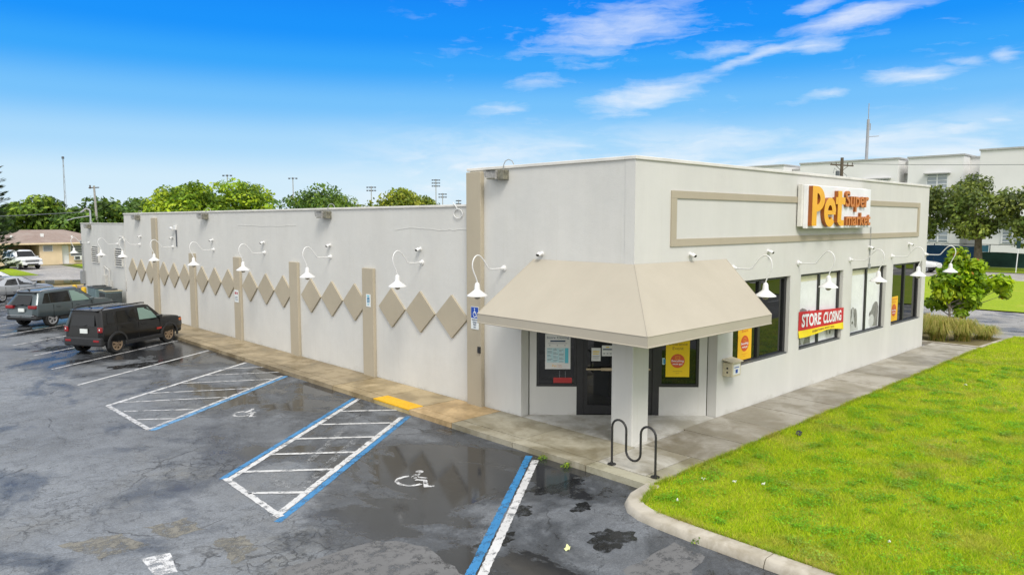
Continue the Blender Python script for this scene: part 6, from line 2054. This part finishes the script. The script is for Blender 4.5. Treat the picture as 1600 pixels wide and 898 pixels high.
# Norfolk pine at the left edge
t_ = thing('norfolk_pine', 'tall Norfolk pine with drooping tiered branches at the left edge', 'tree', (-2.35, 62, 0))
MB().tube([(0, 0, 0), (0, 0, 15)], [.24, .03], 9).build('trunk', 'bark', t_, smooth=60)
rg = np.random.default_rng(9)
Vs, Ts = [], []
z = 1.2
while z < 14.6:
    Lb = 2.45 * (1 - (z / 15.2) ** 1.6) + .15
    for k in range(7):
        a = k * 2 * np.pi / 7 + rg.uniform(-.3, .3) + z
        L = Lb * rg.uniform(.85, 1.1)
        m_ = int(60 * L / 2.5) + 10
        f = rg.uniform(.05, 1, m_)
        px, py = np.cos(a) * L * f, np.sin(a) * L * f
        pz = z + .35 * f * L * .35 - .10 * L * np.sin(f * np.pi) + rg.normal(0, .06, m_)
        side_ = rg.normal(0, .16, m_) * (1.1 - f * .6)
        P = np.stack([px - np.sin(a) * side_, py + np.cos(a) * side_, pz], 1)
        d1 = np.stack([np.cos(a) * np.ones(m_), np.sin(a) * np.ones(m_), .45 * np.ones(m_)], 1) * .20
        d2 = np.stack([-np.sin(a) * np.ones(m_), np.cos(a) * np.ones(m_), rg.normal(0, .5, m_)], 1) * .05
        Vs.append(np.stack([P - d1, P + d2, P + d1, P - d2], 1).reshape(-1, 3))
        tn = np.array([.035, .065, .018]) * rg.uniform(.6, 1.5, (m_, 1))
        Ts.append(np.repeat(tn, 4, 0))
    z += .52
V, T = np.concatenate(Vs), np.concatenate(Ts)
tri_mesh('crown', V, np.arange(len(V)).reshape(-1, 4), T, 'leaf', t_)
tree('shrub', 'yellowish shrub under the Norfolk pine beside the house drive', -2.6, 74.5, 2.4, 1.7, 1.2, 1.1, 18, 1500, .16, GO, 61, None, tr=.06, cat='shrub')

# palms
def palm(label, x, y, h, L, nf, seed, pal):
    rg = np.random.default_rng(seed)
    t_ = thing('palm_tree', label, 'palm', (x, y, 0), 0, 'palms behind the store')
    MB().tube([(0, 0, 0), (.1, 0, h * .5), (0, 0, h)], [.2, .15, .12], 8).build('trunk', 'bark_pale', t_, smooth=60)
    Vs, Ts = [], []
    for k in range(nf):
        a = k * 2.4 + rg.uniform(-.2, .2)
        el = rg.uniform(.25, 1.35)
        m_ = 46
        f = np.linspace(.06, 1, m_)
        r_ = L * f * np.cos(el * (1 - .2 * f)); zz = h + L * (np.sin(el) * f - .62 * f ** 2.4)
        P = np.stack([np.cos(a) * r_, np.sin(a) * r_, zz], 1)
        for sgn in (-1, 1):
            ll = .75 * np.sin(np.pi * (f * .85 + .1)) + .1
            dv = np.stack([-np.sin(a) * sgn * ll + np.cos(a) * .3 * ll, np.cos(a) * sgn * ll + np.sin(a) * .3 * ll, -.45 * ll], 1)
            w_ = np.stack([np.cos(a) * np.ones(m_), np.sin(a) * np.ones(m_), np.zeros(m_)], 1) * .055
            Vs.append(np.stack([P - w_, P + w_, P + dv + w_ * .3, P + dv - w_ * .3], 1).reshape(-1, 3))
            Ts.append(np.repeat(np.array(pal) * rg.uniform(.7, 1.3, (m_, 1)), 4, 0))
    V, T = np.concatenate(Vs), np.concatenate(Ts)
    tri_mesh('crown', V, np.arange(len(V)).reshape(-1, 4), T, 'leaf', t_)
palm('palm with drooping fronds at the right of the bright green trees', 35.6, 93, 7.9, 2.4, 14, 3, (.10, .19, .03))


# ================================================================== SMALL THINGS
def scrap(name, x, y, z, w, h, rz, mat, label, cat, group=None):
    mb = MB()
    c, s = math.cos(rz), math.sin(rz)
    n_ = 4
    vs = []
    for j in range(n_ + 1):
        for i in range(n_ + 1):
            u, v = (i / n_ - .5) * w, (j / n_ - .5) * h
            vs.append((x + u * c - v * s, y + u * s + v * c, z + .012 + .018 * math.sin(i * 1.9 + j * 1.3 + x) + (.02 if i == n_ else 0)))
    mb.add(vs, [(j * (n_ + 1) + i, j * (n_ + 1) + i + 1, (j + 1) * (n_ + 1) + i + 1, (j + 1) * (n_ + 1) + i) for j in range(n_) for i in range(n_)])
    tag(mb.build(name, mat), label, cat, group)
pm('paper_lime', (0.66, 0.68, 0.34), 0.6, 0.03)
scrap('paper_scrap', -4.35, -2.12, .006, .12, .07, .4, 'paper_lime', 'pale yellow paper scrap on the wet asphalt right of the blue line', 'litter')
LG = 'pale litter on the lawn'
for x, y, w, lab in ((-0.34, -2.55, .16, 'crumpled white litter on the lawn near the sidewalk corner, left of another scrap'), (-0.08, -2.97, .13, 'small white litter just right of the crumpled scrap near the sidewalk corner'),
                     (-0.62, -2.1, .20, 'flat pale litter in the dry grass closest to the sidewalk corner'), (11.6, -3.1, .26, 'white litter far out on the right of the lawn'),
                     (-0.96, -5.4, .12, 'white litter on the lawn nearest the camera, by the kerb'), (-1.85, -2.35, .10, 'tiny pale litter beside the kerb bend')):
    scrap('litter', x, y, .12, w * .48, w * .30, x * 3, 'paper', lab, 'litter', LG)
scrap('litter', 3.4, -2.0, .13, .26, .12, .3, 'plastic_dark', 'flattened black litter on the lawn beside the sidewalk', 'litter')
def weed(x, y, label, seed, n_=70, r_=.13):
    rg = np.random.default_rng(seed)
    V, T = leaf_cloud([(0, 0, .04), (.08, .05, .03), (-.09, .02, .03)], [(r_, r_, .05), (r_ * .7, r_ * .7, .04), (r_ * .6, r_ * .6, .04)], n_, .024, GB, rg, up=1.0, shell=.1)
    o = tri_mesh('weed', V, np.arange(len(V)).reshape(-1, 4), T, 'leaf', None, (x, y, .02))
    tag(o, label, 'weed', 'weeds along the sidewalk edge')
weed(-1.68, 0.95, 'green weed in the gutter beside the sidewalk, left of the other one', 1)
weed(-1.68, 0.30, 'green weed in the gutter nearer the bicycle rack', 2)
weed(-2.75, -3.35, 'reddish dry weed at the foot of the kerb', 3, 60)
weed(6.9, -0.10, 'green weed in the joint between the sidewalk and the front wall', 4, 40)
